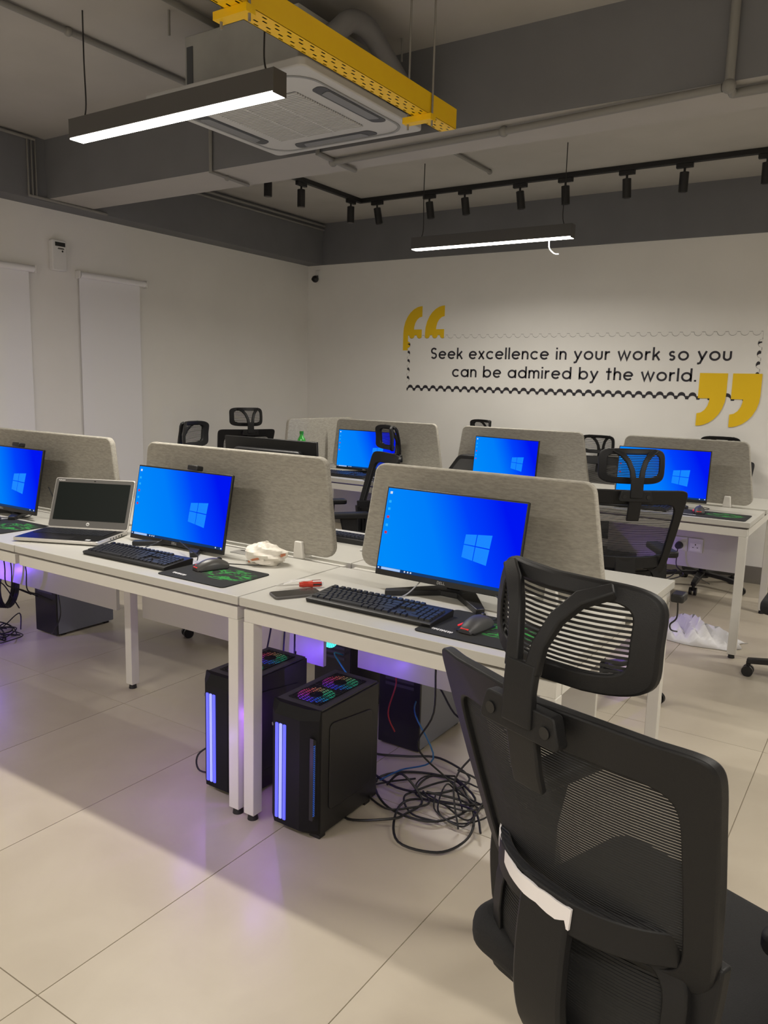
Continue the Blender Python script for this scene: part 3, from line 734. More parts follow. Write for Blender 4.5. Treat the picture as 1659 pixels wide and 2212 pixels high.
# ------------------------------------------------------------------ small things on the desks
ph = thing('phone', 'black smartphone lying on the nearest desk left of the keyboard', 'phone', (-1.545, 1.873, 0.75), R(-31))
MB().prism(round_poly([(-0.037, -0.078), (0.037, -0.078), (0.037, 0.078), (-0.037, 0.078)], 0.011, 5), 'z', 0, 0.0085).build('body', BEZEL, ph, bevel=0.002)
MB().prism(round_poly([(-0.034, -0.075), (0.034, -0.075), (0.034, 0.075), (-0.034, 0.075)], 0.009, 5), 'z', 0.0085, 0.0089).build('screen', GLASS, ph)
sd = thing('screwdriver', 'red and black handled screwdriver in clear wrap behind the phone', 'screwdriver', (-1.590, 1.945, 0.762), math.atan2(0.118, 0.098))
MB().cyl((-0.075, 0, 0), (0.0, 0, 0.0), 0.0022).build('shaft', SILVER, sd)
h = MB(); prof = [(0.0, .0075), (0.012, .010), (0.028, .0095), (0.045, .0115), (0.068, .0115), (0.076, .008)]
for (a, ra), (b, rb) in zip(prof, prof[1:]): h.cyl((a, 0, 0), (b, 0, 0), ra, rb, 14)
hd = h.build('handle', REDP, sd)
for k in range(6):
    an = 2*math.pi*k/6; MB().cyl((0.044, 0.0105*math.cos(an), 0.0105*math.sin(an)), (0.072, 0.0105*math.cos(an), 0.0105*math.sin(an)), 0.0028, seg=8).build('grip_rib', BLACK if k % 2 else WHITEMARK, hd)
MB().sphere((0.074, 0, 0), 0.009, 12, 8, (0.8, 1, 1)).build('end_cap', WHITEG, hd)
MB().strap([(-0.05, 0.008, 0.002), (-0.02, 0.010, 0.011), (0.02, 0.008, 0.0135), (0.04, 0.012, 0.0132)], (0, 1, 0), [0.012, 0.026, 0.028, 0.02], 0.0008).build('wrap', CLEAR, sd)

def crumple(c, size, seed, n=22, m_=14, flat=0.0, amp=0.28):
    rnd = random.Random(seed); vs = []; fs = []
    ph_ = [(rnd.uniform(1, 5), rnd.uniform(1, 5), rnd.uniform(0, 6.3), rnd.uniform(.4, 1)) for _ in range(9)]
    for j in range(m_+1):
        v = -math.pi/2+math.pi*j/m_
        for i in range(n):
            th = 2*math.pi*i/n
            k = 1+amp*sum(a*math.sin(p*th*1.0 if False else round(p)*th+q*2*v+f_) for p, q, f_, a in ph_)/4.0 + rnd.uniform(-.05, .05)
            x = math.cos(v)*math.cos(th)*k; y = math.cos(v)*math.sin(th)*k; z = math.sin(v)*k
            vs.append((c[0]+size[0]*x, c[1]+size[1]*y, c[2]+max(0.0, size[2]*(z+0.75)) ))
    for j in range(m_):
        for i in range(n): fs.append((j*n+i, j*n+(i+1) % n, (j+1)*n+(i+1) % n, (j+1)*n+i))
    return vs, fs
bg = thing('carrier_bag', 'crumpled white plastic bag on the laptop desk by the divider', 'bag', (-1.905, 2.135, 0.75), R(22))
MB().add(*crumple((0, 0, 0), (0.078, 0.050, 0.044), 5, 30, 18, amp=.24)).build('bundle', BAGW, bg, smooth=45)
MB().add(*crumple((-0.052, 0.03, 0.026), (0.036, 0.022, 0.018), 9, 16, 10, amp=.5)).build('loose_end', BAGW, bg, smooth=20)
MB().strap([(-0.055, -0.032, 0.012), (-0.035, -0.044, 0.022), (-0.01, -0.049, 0.030)], (0, .4, 1), 0.007, 0.004).build('orange_print', ORANGE, bg)
MB().strap([(0.066, -0.022, 0.040), (0.076, -0.006, 0.043), (0.074, 0.010, 0.038)], (0, 0, 1), 0.010, 0.004).build('orange_print', ORANGE, bg)
MB().strap([(-0.040, 0.004, 0.052), (-0.028, 0.0, 0.056), (-0.020, 0.004, 0.056)], (.3, 1, 0), 0.010, 0.004).build('blue_print', BLUEP, bg)
bt = thing('bottle', 'green plastic soda bottle in front of the pale end screen', 'bottle', (-3.70, 4.535, 0.75))
prof = [(0.0, .036), (0.012, .040), (0.10, .039), (0.18, .040), (0.215, .038), (0.25, .027), (0.275, .014), (0.29, .0125)]
h = MB()
for (a, ra), (b, rb) in zip(prof, prof[1:]): h.cyl((0, 0, a), (0, 0, b), ra, rb, 18)
h.build('body', GREENP, bt)
MB().cyl((0, 0, 0.288), (0, 0, 0.308), 0.0155, seg=18).build('cap', GREENL, bt)
MB().cyl((0, 0, 0.10), (0, 0, 0.17), 0.0406, seg=18).build('label', WHITEMARK, bt)
pn = thing('pen', 'blue capped pen shape for a network cable tip between the two near dividers', 'pen', (-1.735, 2.605, 0.7545), R(62))  # pen shape in place of a network cable with a blue tip
MB().cyl((-0.07, 0, 0), (0.02, 0, 0), 0.0042, seg=10).build('barrel', WHITEG, pn)
MB().cyl((0.02, 0, 0), (0.062, 0, 0), 0.0048, 0.0045, seg=10).build('cap', PENB, pn)
# black bag on the far desk left of the middle monitor
bp_ = thing('backpack', 'black soft bag leaning on the far middle divider', 'bag', (-2.50, 4.945, 0.75), 0)
MB().prism(round_poly([(-0.235, 0), (0.20, 0), (0.16, 0.195), (-0.09, 0.195)], [0.01, 0.02, 0.05, 0.07], 6), 'y', -0.03, 0.045).build('body', BLACK, bp_, bevel=0.012)
MB().prism(round_poly([(-0.185, 0.02), (0.17, 0.02), (0.13, 0.165), (-0.075, 0.165)], 0.03, 5), 'y', -0.035, -0.03).build('front_pocket', mat('grey_mesh_cloth', (0.07, 0.07, 0.072), 0.7, bump=0.3, bscale=400), bp_)
# cable ports in the desktops
for x, y, lab in ((-2.085, 2.225, 'silver cable port plate in the desktop by the crumpled bag'), (-3.20, 2.225, 'silver cable port plate behind the laptop')):
    t = thing('cable_port', lab, 'cable port', (x, y, 0.75))
    MB().box(-0.06, 0.06, -0.03, 0.03, 0.0, 0.003).build('flap', mat('port_metal', (0.45, 0.44, 0.42), 0.4, metal=0.5), t, bevel=0.001)
    MB().box(-0.045, 0.045, 0.012, 0.022, 0.003, 0.0034).build('slot', BLACK, t)

# ------------------------------------------------------------------ PC towers
def rgb_fan(name, parent, c, r, axis='z', hues=None, thick=0.004, inner=0.35):
    mb = MB(); cols = []; n = 24
    import colorsys
    for i in range(n):
        a0, a1 = 2*math.pi*i/n, 2*math.pi*(i+0.86)/n
        pts = []
        for rr, aa in ((r*inner, a0), (r, a0), (r, a1), (r*inner, a1)):
            x, y = rr*math.cos(aa), rr*math.sin(aa)
            pts.append((c[0]+x, c[1]+y, c[2]) if axis == 'z' else (c[0]+x, c[1], c[2]+y))
        mb.add(pts, [(0, 1, 2, 3)])
        hcol = hues(i/n); cols.append(hcol)
    me = mb.mesh(name, RGB, 0)
    ca = me.color_attributes.new('Col', 'FLOAT_COLOR', 'CORNER')
    for p in me.polygons:
        for li in p.loop_indices: ca.data[li].color = (*cols[p.index], 1)
    o = bpy.data.objects.new(name, me); col.objects.link(o); o.parent = parent
    return o
def rainbow(t):
    import colorsys
    t = t % 1
    tab = [(0.0, (.0, .45, .25)), (.17, (.05, .6, .28)), (.30, (.55, .28, .12)), (.42, (.75, .06, .12)), (.55, (.55, .03, .45)), (.66, (.25, .03, .9)), (.80, (.02, .05, 1.0)), (.92, (.0, .25, .6)), (1.0, (.0, .45, .25))]
    for (a, ca), (b, cb) in zip(tab, tab[1:]):
        if a <= t <= b:
            k = (t-a)/(b-a); return tuple(ca[i]+(cb[i]-ca[i])*k for i in range(3))
    return (0, 0, 0)
def led_light(name, loc, colr, power, parent, size=0.03):
    l = bpy.data.lights.new(name, 'POINT'); l.color = colr; l.energy = power; l.shadow_soft_size = 0.0
    o = bpy.data.objects.new(name, l); col.objects.link(o); o.parent = parent; o.location = loc; return o
def gaming_pc(x, y, label, yaw=0, glow=1.0):
    W, D, H = 0.186, 0.36, 0.432
    t = thing('gaming_pc', label, 'computer', (x, y, 0), R(yaw), 'gaming computer towers')   # origin: front centre
    MB().box(-W/2, W/2, 0.045, D, 0.012, H-0.012).build('case', BLACK, t, bevel=0.003)
    pl = [(-W/2, 0.045), (-W/2, 0.032), (-W/2+0.036, 0.0), (W/2-0.05, 0.0), (W/2, 0.034), (W/2, 0.045)]
    fp = MB()
    n = len(pl)
    lev = [(0.020, 0.55), (0.035, 1.0), (H-0.035, 1.0), (H-0.005, 0.45)]
    vs = [(a, 0.045+(b-0.045)*k, z) for z, k in lev for a, b in pl]
    fs = [(l*n+i, l*n+(i+1) % n, (l+1)*n+(i+1) % n, (l+1)*n+i) for l in range(3) for i in range(n)] + [tuple(range(n))[::-1], tuple(range(3*n, 4*n))]
    fp.add(vs, fs).build('front_panel', mat('satin_black_front', (0.008, 0.008, 0.009), 0.6, spec=0.2), t, smooth=20)
    for k in range(3):
        xx = -W/2+0.046+k*0.0155
        MB().box(xx-0.0060, xx+0.0060, -0.004, 0.002, 0.052, H-0.062).build('led_strip', LEDCORE if k == 1 else BLUELED, t, bevel=0.003)
    ve = MB()
    for k in range(38): ve.box(W/2-0.018, W/2-0.010, 0.006, 0.0265, 0.09+k*0.0062, 0.0925+k*0.0062)
    MB().prism([(0.0125, 0.075), (0.028, 0.085), (0.028, 0.335), (0.0125, 0.345)], 'x', W/2-0.020, W/2-0.0065).build('side_vent', BLACK, t)
    ve2 = MB()
    for k in range(38): ve2.box(W/2-0.0065, W/2-0.0055, 0.014, 0.022, 0.09+k*0.0062, 0.0925+k*0.0062)
    tag(ve2.build('vent_lights', DASHLED, t, smooth=0), kind='stuff')
    top = MB().box(-W/2+0.004, W/2-0.004, 0.045, D-0.004, H-0.012, H-0.006).build('top_panel', GREYP, t, bevel=0.002)
    for k in range(2):
        fy = 0.135+k*0.128
        rgb_fan('fan_glow', t, (0, fy, H-0.0055), 0.060, 'z', lambda a, k=k: rainbow(a+0.02*k))
        gr = MB()
        for i in range(15): gr.box(-0.062, 0.062, fy-0.062+i*0.0088, fy-0.0585+i*0.0088, H-0.0052, H-0.003)
        for i in range(9): gr.box(-0.062+i*0.0152, -0.0595+i*0.0152, fy-0.062, fy+0.062, H-0.0052, H-0.003)
        tag(gr.build('fan_grille', BLACK, t, smooth=0), kind='stuff')
        MB().cyl((0, fy, H-0.0056), (0, fy, H-0.003), 0.023).build('fan_hub', BLACK, t)
    for a, b in ((-0.04, -0.012), (-0.008, 0.022)): MB().box(a, b, 0.012, 0.0165, H-0.030, H-0.026).build('port_label', WHITEMARK, t)
    MB().prism(round_poly([(0.085, 0.08), (D-0.04, 0.08), (D-0.04, H-0.09), (0.085, H-0.06)], 0.02, 4), 'x', W/2-0.001, W/2+0.004).build('side_panel', BLACK, t, bevel=0.002)
    MB().cyl((-W/2+0.010, 0.0215, H-0.085), (-W/2+0.0095, 0.0205, H-0.085), 0.006, seg=6).build('emblem', mat('emblem_grey', (.18, .18, .19), .4), t)
    for sx in (-1, 1):
        for yy in (0.06, D-0.05): MB().box(sx*0.07-0.02, sx*0.07+0.02, yy-0.015, yy+0.015, 0.0, 0.012).build('foot', BLACK, t)
    led_light('fan_light', (0, D+0.05, H-0.06), (0.20, 0.08, 1.0), 0.62*glow, t)
    led_light('front_led_light', (0.0, -0.16, 0.20), (0.34, 0.15, 1.0), 0.36, t)
    led_light('side_fill_light', (-W/2-0.07, 0.10, 0.30), (0.42, 0.14, 1.0), 0.75, t)  # added violet fill beside the case, no LED sits there
    return t
gaming_pc(-1.476, 1.762, 'black gaming computer with blue light strips right of the desk legs')
gaming_pc(-1.818, 1.800, 'black gaming computer with blue light strips left of the desk legs')
def plain_pc(x, y, label, W=0.185, D=0.36, H=0.40, front_led=None, side=PCSIDE, rear_fan=None, yaw=0):
    t = thing('desktop_pc', label, 'computer', (x, y, 0), R(yaw), 'plain computer towers')
    MB().box(-W/2, W/2, 0, D, 0.012, H).build('case', side, t, bevel=0.003)
    MB().box(-W/2-0.002, W/2+0.002, -0.012, 0.0, 0.010, H+0.002).build('end_panel', BLACK, t, bevel=0.003)
    for k in range(3): MB().box(-W*.35, W*.35, -0.0135, -0.012, H*.62+k*0.022, H*.62+0.012+k*0.022).build('slot_cover', GREYP, t)
    for sx in (-1, 1):
        for yy in (0.04, D-0.04): MB().box(sx*W*.36-0.015, sx*W*.36+0.015, yy-0.015, yy+0.015, 0, 0.012).build('foot', BLACK, t)
    if front_led:
        for k in range(2): MB().box(-W*.3, W*.3-0.02*k, -0.0142, -0.0136, H*.42-k*0.03, H*.42+0.010-k*0.03).build('led_strip', front_led, t)
    if rear_fan: rgb_fan('fan_glow', t, (-0.02, -0.0145, H-0.075), 0.052, 'y', rear_fan)
    return t
plain_pc(-1.523, 2.495, 'dark computer with grey side panel among the cable tangle', H=0.41)
p4 = plain_pc(-3.830, 2.505, 'dark computer with grey side panel under the left desk', W=0.185, H=0.38)
p5 = plain_pc(-1.90, 2.56, 'dark computer with glowing green fan seen under the desk seam', H=0.44, rear_fan=lambda a: (.02, .75, .22) if 0.1 < a < .7 else (.05, .55, .5), side=BLACK)
led_light('fan_light', (-0.02, -0.06, 0.36), (0.15, 0.10, 1.0), 0.12, p5)
p6 = plain_pc(-1.42, 4.62, 'dark computer with cyan light strips behind the chair mesh', W=0.2, H=0.40, front_led=CYANLED, side=BLACK)
led_light('led_light', (0.16, 0.10, 0.34), (0.34, 0.15, 1.0), 1.1, p6)
p7 = plain_pc(-3.05, 4.60, 'dark computer with blue and green fan under the far left desk', H=0.42, rear_fan=lambda a: (.02, .6, .5) if a < .5 else (.05, .1, 1.0), side=BLACK)
led_light('fan_light', (-0.05, -0.10, 0.40), (0.13, 0.10, 1.0), 1.6, p7)
gaming_pc(-3.90, 1.79, 'black gaming computer added out of view under the left desk for its blue glow', glow=3.2)  # unseen computer, added to supply the blue glow on the modesty panel

# ------------------------------------------------------------------ cables
NC = [0]
def cable(pts, label, r=0.0036, m_=CABLE, cat='cable', group='loose cables', name='cable'):
    o = MB().tube(pts, r, 6, 6).build(name, m_); tag(o, label, cat, group); return o
def tangle(cx, cy, sx, sy, n, label, seed, up_=0.07):
    rnd = random.Random(seed)
    for k in range(n):
        pts = []; a = rnd.uniform(0, 6.28); N = rnd.randint(7, 12); rr = rnd.uniform(.45, 1.0); ox, oy = rnd.uniform(-.45, .45), rnd.uniform(-.45, .45)
        for i in range(N):
            a += rnd.uniform(.55, 1.25)*(1 if k % 3 else -1)
            q = rr*rnd.uniform(.55, 1.0)
            pts.append((cx+sx*(ox+q*math.cos(a)*.75), cy+sy*(oy+q*math.sin(a)*.75), max(0.005, 0.006+abs(rnd.gauss(0, up_*.5)) if i % 3 == 1 else 0.006+rnd.uniform(0, .018))))
        cable(pts, label, r=rnd.choice((.0030, .0036, .0042)), group=label)
tangle(-1.22, 2.22, 0.33, 0.30, 9, 'tangled black cable on the floor behind the nearest chair', 3)
tangle(-4.02, 2.30, 0.24, 0.20, 7, 'tangled black cable on the floor at the left edge', 11)
cable([(-1.20, 2.26, .66), (-1.23, 2.24, .50), (-1.20, 2.18, .34), (-1.28, 2.22, .18), (-1.20, 2.30, .05), (-1.05, 2.25, .01)], 'black cable hanging from the nearest desk into the tangle')
cable([(-1.06, 2.27, .62), (-1.12, 2.25, .45), (-1.02, 2.20, .30), (-1.10, 2.16, .14), (-1.05, 2.10, .01)], 'second black cable hanging beside the nearest chair')
cable([(-1.38, 2.48, .30), (-1.30, 2.40, .33), (-1.20, 2.36, .26), (-1.08, 2.34, .30), (-0.98, 2.40, .20)], 'black cable looping off the grey sided computer')
cable([(-1.44, 2.47, .22), (-1.34, 2.30, .25), (-1.25, 2.28, .12), (-1.36, 2.24, .06), (-1.42, 2.20, .02)], 'blue network cable curving beside the cable tangle', m_=CABLEB, r=.003)
cable([(-1.56, 2.47, .34), (-1.50, 2.42, .30), (-1.52, 2.40, .18), (-1.50, 2.42, .10)], 'red cable hanging behind the right gaming computer', m_=CABLER, r=.003)
cable([(-1.84, 2.54, .30), (-1.78, 2.40, .36), (-1.72, 2.36, .34), (-1.66, 2.36, .28)], 'cyan cable between the two gaming computers', m_=mat('cyan_cable', (.02, .35, .5), .5), r=.003)
for k, (x, lab) in enumerate(((-2.02, 'leftmost of the cables hanging beside the desk legs'), (-1.97, 'second of the cables hanging beside the desk legs'), (-1.90, 'third of the cables hanging beside the desk legs'), (-1.855, 'cable hanging closest to the left desk leg'))):
    cable([(x, 2.24, .69), (x+.012, 2.23, .55), (x-.01+.02*k*.5, 2.22, .38), (x+.03, 2.20, .22), (x+.05, 2.19, .42 if k == 3 else .30)] if k > 1 else [(x, 2.24, .69), (x+.012, 2.23, .5), (x-.006, 2.20, .28), (x+.04, 2.18, .12), (x+.11, 2.17, .10)], lab, r=.0034)
cable([(-1.915, 2.02, .10), (-1.97, 1.95, .10), (-2.02, 1.90, .06), (-1.99, 1.88, .015), (-1.925, 1.93, .012), (-1.915, 2.0, .02)], 'short cable loop left of the left gaming computer', r=.0034)
for k, (x, lab) in enumerate(((-3.99, 'cable hanging furthest left at the left desk'), (-3.87, 'cable hanging onto the left computer'), (-3.81, 'second cable hanging onto the left computer'), (-3.68, 'cable curving down right of the left computer'))):
    cable([(x+.06, 2.265, .69), (x+.03, 2.262, .56), (x+.04-.05*(k == 0), 2.27, .43), (x+.02, 2.285, .325), (x-.01, 2.36, .28), (x-.04, 2.462, .12 if k == 0 else .22)], lab, r=.0034)
cable([(-3.735, 2.49, .27), (-3.66, 2.46, .26), (-3.62, 2.44, .16), (-3.68, 2.44, .06), (-3.735, 2.46, .03)], 'black cable arcing over the grey computer side panel', r=.0036)
coil = thing('coil_stand_in', 'dark round coil standing in for an unclear object at the left edge', 'cable', (-4.11, 2.42, 0.0), R(30))  # coil of loops in place of a dark round shape
for k in range(4): MB().tube([(0.0+0.012*k, 0.10*math.cos(a), 0.245+0.12*math.sin(a)) for a in [2*math.pi*i/20 for i in range(20)]], 0.007, 6, 0, True).build('loop', CABLE, coil)
cable([(-3.20, 2.20, .757), (-3.24, 2.22, .78), (-3.27, 2.20, .84), (-3.30, 2.19, .90)], 'monitor cable rising from the port behind the laptop', r=.003)
cable([(-1.235, 2.13, .80), (-1.238, 2.10, .785), (-1.245, 2.05, .765), (-1.26, 1.985, .756)], 'thin grey cable dropping from the largest monitor', r=.0022, m_=mat('grey_cable', (.35, .35, .35), .4))
cable([(-2.42, 2.13, .79), (-2.43, 2.09, .77), (-2.44, 2.03, .756)], 'thin cable dropping from the monitor beside the laptop', r=.002)
cable([(-2.30, 2.08, .79), (-2.20, 2.03, .785), (-2.12, 2.00, .775), (-2.11, 1.99, .757)], 'looped thin cable over the stand beside the laptop keyboard', r=.002)
cable([(-0.98, 2.12, .80), (-0.93, 2.06, .80), (-0.90, 2.02, .775), (-0.92, 1.985, .757)], 'mouse cable coiled over the stand of the largest monitor', r=.002)
ad = tag(MB().cbox((-0.595, 2.845, 0.70), (0.045, 0.07, 0.03)).build('power_adapter', BLACK, bevel=0.006), 'black power adapter hanging at the nearest desk corner', 'adapter')
cable([(-0.595, 2.83, .69), (-0.60, 2.86, .62), (-0.625, 2.88, .585), (-0.62, 2.88, .565), (-0.60, 2.89, .56)], 'thin cable dangling from the power adapter', r=.003)

# wall sockets on the far modesty panel
for x, lab, plug in ((-1.068, 'white socket plate holding the black plug', True), (-0.978, 'empty white socket plate under the far desk', False)):
    t = thing('socket', lab, 'socket', (x, 5.006, 0.495), 0, 'sockets under the far desk')
    MB().box(-0.043, 0.043, -0.008, 0.0, -0.044, 0.044).build('plate', SOCKET, t, bevel=0.003)
    MB().box(-0.032, 0.032, -0.0095, -0.008, -0.034, 0.012).build('insert', WHITEG, t)
    if not plug:
        MB().box(-0.003, 0.003, -0.0102, -0.0095, 0.0, 0.008).build('pin_hole', BLACK, t)
        for sx in (-1, 1): MB().box(sx*0.013-0.004, sx*0.013+0.004, -0.0102, -0.0095, -0.016, -0.012).build('pin_hole', BLACK, t)
pg = thing('plug', 'black power plug in the white socket plate', 'plug', (-1.072, 4.996, 0.485))
MB().cyl((0, 0, 0), (0, -0.035, 0), 0.024, 0.019).build('body', BLACK, pg)
MB().tube([(0, -0.03, -0.01), (0, -0.04, -0.05), (0.005, -0.05, -0.12), (0.05, -0.06, -0.17), (-0.06, -0.08, -0.22)], 0.0035, 6, 6).build('cord', CABLE, pg)
cable([(-1.25, 4.94, .27), (-1.15, 4.92, .31), (-1.06, 4.92, .345), (-1.09, 4.9, .30), (-1.2, 4.88, .24), (-1.22, 4.85, .18)], 'black cable looped below the plug under the far desk')
cable([(-1.3, 4.95, .335), (-1.2, 4.95, .328), (-1.0, 4.96, .325), (-0.93, 5.3, .20)], 'cable running along the far modesty panel edge', r=.003)

# plastic sheet on the floor
def sheet(seed, nx=26, ny=16, W=.50, D=.34, H=.19):
    rnd = random.Random(seed); vs = []; fs = []
    wv = [(rnd.uniform(3, 13), rnd.uniform(3, 13), rnd.uniform(0, 6)) for _ in range(6)]
    for j in range(ny+1):
        for i in range(nx+1):
            u, v = i/nx, j/ny
            e = (math.sin(math.pi*u)*math.sin(math.pi*v))**.6
            z = H*e*(0.45+0.13*sum(math.sin(a*u*3+b*v*3+c) for a, b, c in wv)/1.6)
            x = W*(u-.5)+0.02*math.sin(9*v+seed); y = D*(v-.5)*(0.65+.5*math.sin(2.3*u+1.1)**2)+0.03*math.sin(7*u)
            vs.append((x, y, max(0.002, z)))
    for j in range(ny):
        for i in range(nx): fs.append((j*(nx+1)+i, j*(nx+1)+i+1, (j+1)*(nx+1)+i+1, (j+1)*(nx+1)+i))
    return vs, fs
pb = MB().add(*sheet(4)).build('plastic_bag', BAGF, smooth=50); pb.location = (-0.885, 4.72, 0.0); pb.rotation_euler = (0, 0, R(-12))
tag(pb, 'thin white plastic bag crumpled on the floor beside the far desk leg', 'bag')
sm = pb.modifiers.new('thickness', 'SOLIDIFY'); sm.thickness = 0.002; sm.offset = 1

# ------------------------------------------------------------------ mesh office chairs
def back_surf(u, v):
    hw = 0.198+0.052*max(0, v)**0.6
    z = 0.60+0.40*v
    y = -0.322+0.120*(1-v)+0.050*u*u
    return Vector((u*hw, y, z))
def head_surf(u, v):
    hw = 0.143
    z = 1.024+0.150*v
    y = -0.300-0.012*math.sin(math.pi*v)+0.010*v+0.056*u*u
    return Vector((u*hw, y, z))
def lumb_surf(u, v):
    return Vector((u*0.185, -0.205-0.02*math.sin(math.pi*v)+0.045*u*u, 0.42+0.24*v))
def loop(surf, ru, rv0, rv1, n, k=5.0):
    # rounded loop in (u,v)
    pts = []; cv = (rv0+rv1)/2; hv = (rv1-rv0)/2
    for i in range(n):
        t = 2*math.pi*i/n; c, s = math.cos(t), math.sin(t)
        u = ru*math.copysign(abs(c)**(2/k), c); v = cv+hv*math.copysign(abs(s)**(2/k), s)
        pts.append(surf(u, v))
    return pts
def strands(surf, v0, v1, pitch, uw, th, w_):
    mb = MB(); L = (surf(0, v1)-surf(0, v0)).length; n = max(2, int(L/pitch)); seg = 10
    for i in range(n+1):
        v = v0+(v1-v0)*i/n
        pts = [surf(-uw+2*uw*k/seg, v) for k in range(seg+1)]
        mb.strap(pts, (0, 0, 1), w_, th)
    return mb
def make_chair(name='office_chair'):
    t = thing(name, '', 'chair')
    # upper back
    MB().ring(loop(back_surf, 1.0, 0.0, 1.0, 96, 16), loop(back_surf, 0.82, 0.06, 0.845, 96, 9), (0, 1, 0), 0.022).build('back_frame', CHAIRP, t, bevel=0.004)
    tag(strands(back_surf, 0.03, 0.90, 0.0049, 0.90, 0.0008, 0.0028).build('back_mesh', MESHM, t, smooth=0), kind='stuff')
    # headrest
    MB().ring(loop(head_surf, 1.0, 0.0, 1.0, 56, 5), loop(head_surf, 0.79, 0.19, 0.85, 56, 5.5), (0, 1, 0), 0.016).build('headrest_frame', CHAIRP, t, bevel=0.004)
    tag(strands(head_surf, 0.14, 0.88, 0.0066, 0.84, 0.0010, 0.0037).build('headrest_mesh', MESHM, t, smooth=0), kind='stuff')
    br = MB()
    br.strap([(0, -0.350, 0.97), (0, -0.350, 1.02), (0, -0.346, 1.058)], (1, 0, 0), [0.054, 0.052, 0.054], 0.014)
    for sx in (-1, 1):
        br.strap([(0.017*sx, -0.347, 1.045), (0.022*sx, -0.340, 1.085), (0.036*sx, -0.326, 1.122), (0.058*sx, -0.310, 1.150), (0.092*sx, -0.286, 1.166)], (1, 0, 0), [0.024, 0.021, 0.021, 0.024, 0.020], 0.014)
    br.build('headrest_bracket', CHAIRP, t, bevel=0.003)
    cl = MB().prism(round_poly([(-0.075, 0.955), (0.075, 0.955), (0.062, 1.000), (-0.062, 1.000)], 0.008, 3), 'y', -0.352, -0.332).build('bracket_clamp', CHAIRP, t, bevel=0.004)
    for sx in (-1, 1): MB().cyl((0.05*sx, -0.3545, 0.976), (0.05*sx, -0.350, 0.976), 0.0085).build('screw', BLACKG, cl)
    MB().strap([(0, -0.342, 0.965), (0, -0.328, 0.90), (0, -0.318, 0.87)], (1, 0, 0), 0.054, 0.012).build('bracket_tab', CHAIRP, t, bevel=0.003)
    # lumbar section
    MB().strap(catmull([Vector(p) for p in [(-0.19, -0.150, 0.665), (-0.13, -0.225, 0.672), (-0.05, -0.262, 0.674), (0.05, -0.262, 0.674), (0.13, -0.225, 0.672), (0.19, -0.150, 0.665)]], 5), (0, 0, 1), 0.052, 0.018).build('lumbar_band', CHAIRP, t, bevel=0.003)
    MB().ring(loop(lumb_surf, 1.0, 0.0, 1.0, 48, 4.5), loop(lumb_surf, 0.84, 0.09, 0.91, 48, 4.5), (0, 1, 0), 0.020).build('lumbar_frame', CHAIRP, t, bevel=0.003)
    tag(strands(lumb_surf, 0.08, 0.92, 0.0050, 0.86, 0.0014, 0.0040).build('lumbar_mesh', MESHM, t, smooth=0), kind='stuff')
    for sx in (-1, 1): MB().strap(catmull([Vector(p) for p in [(0.196*sx, -0.155, 0.66), (0.192*sx, -0.160, 0.58), (0.172*sx, -0.150, 0.48), (0.10*sx, -0.10, 0.405)]], 4), (1, 0, 0), 0.048, 0.024).build('back_post', CHAIRP, t, bevel=0.004)
    MB().strap(catmull([Vector(p) for p in [(0, -0.262, 0.70), (0, -0.272, 0.60), (0, -0.268, 0.50), (0, -0.235, 0.425), (0, -0.15, 0.395), (0, 0.0, 0.392)]], 4), (1, 0, 0), 0.092, 0.022).build('spine', CHAIRP, t, bevel=0.005)
    # seat
    MB().prism(round_poly([(-0.235, -0.215), (0.235, -0.215), (0.24, 0.25), (-0.24, 0.25)], 0.05, 6), 'z', 0.435, 0.502).build('seat', CHAIRF, t, bevel=0.024, bseg=4)
    MB().prism(round_poly([(-0.21, -0.19), (0.21, -0.19), (0.215, 0.21), (-0.215, 0.21)], 0.05, 5), 'z', 0.415, 0.437).build('seat_pan', CHAIRP, t)
    MB().box(-0.085, 0.085, -0.12, 0.10, 0.365, 0.415).build('mechanism', BLACK, t, bevel=0.008)
    for sx in (-1, 1):
        a = MB()
        a.strap([(0.17*sx, 0.02, 0.408), (0.252*sx, 0.02, 0.412), (0.268*sx, 0.02, 0.44), (0.268*sx, 0.02, 0.56), (0.262*sx, 0.03, 0.665)], (0, 1, 0), [0.07, 0.07, 0.07, 0.075, 0.10], 0.022)
        a.build('arm_post', CHAIRP, t, bevel=0.004)
        MB().prism(round_poly([(0.262*sx-0.042, -0.095), (0.262*sx+0.042, -0.095), (0.262*sx+0.036, 0.165), (0.262*sx-0.036, 0.165)], 0.022, 5), 'z', 0.662, 0.692).build('arm_pad', CHAIRP, t, bevel=0.008)
    # base
    MB().cyl((0, 0, 0.10), (0, 0, 0.37), 0.026, 0.024).build('gas_column', BLACK, t)
    MB().cyl((0, 0, 0.075), (0, 0, 0.125), 0.048, 0.040).build('base_hub', BLACK, t)
    for k in range(5):
        a = R(72*k+90); dx, dy = math.cos(a), math.sin(a)
        MB().strap([(0.03*dx, 0.03*dy, 0.105), (0.16*dx, 0.16*dy, 0.098), (0.305*dx, 0.305*dy, 0.078)], (-dy, dx, 0), [0.056, 0.045, 0.034], 0.026).build('base_leg', BLACK, t, bevel=0.004)
        c = thing_part('caster', t)
        for s in (-1, 1):
            px, py = 0.298*dx-dy*0.016*s, 0.298*dy+dx*0.016*s
            MB().cyl((px-dy*0.009, py+dx*0.009, 0.0275), (px+dy*0.009, py-dx*0.009, 0.0275), 0.0275, seg=18).build('wheel', BLACKG, c)
        MB().cyl((0.298*dx, 0.298*dy, 0.03), (0.298*dx, 0.298*dy, 0.075), 0.011).build('pivot', BLACK, c)
    return t
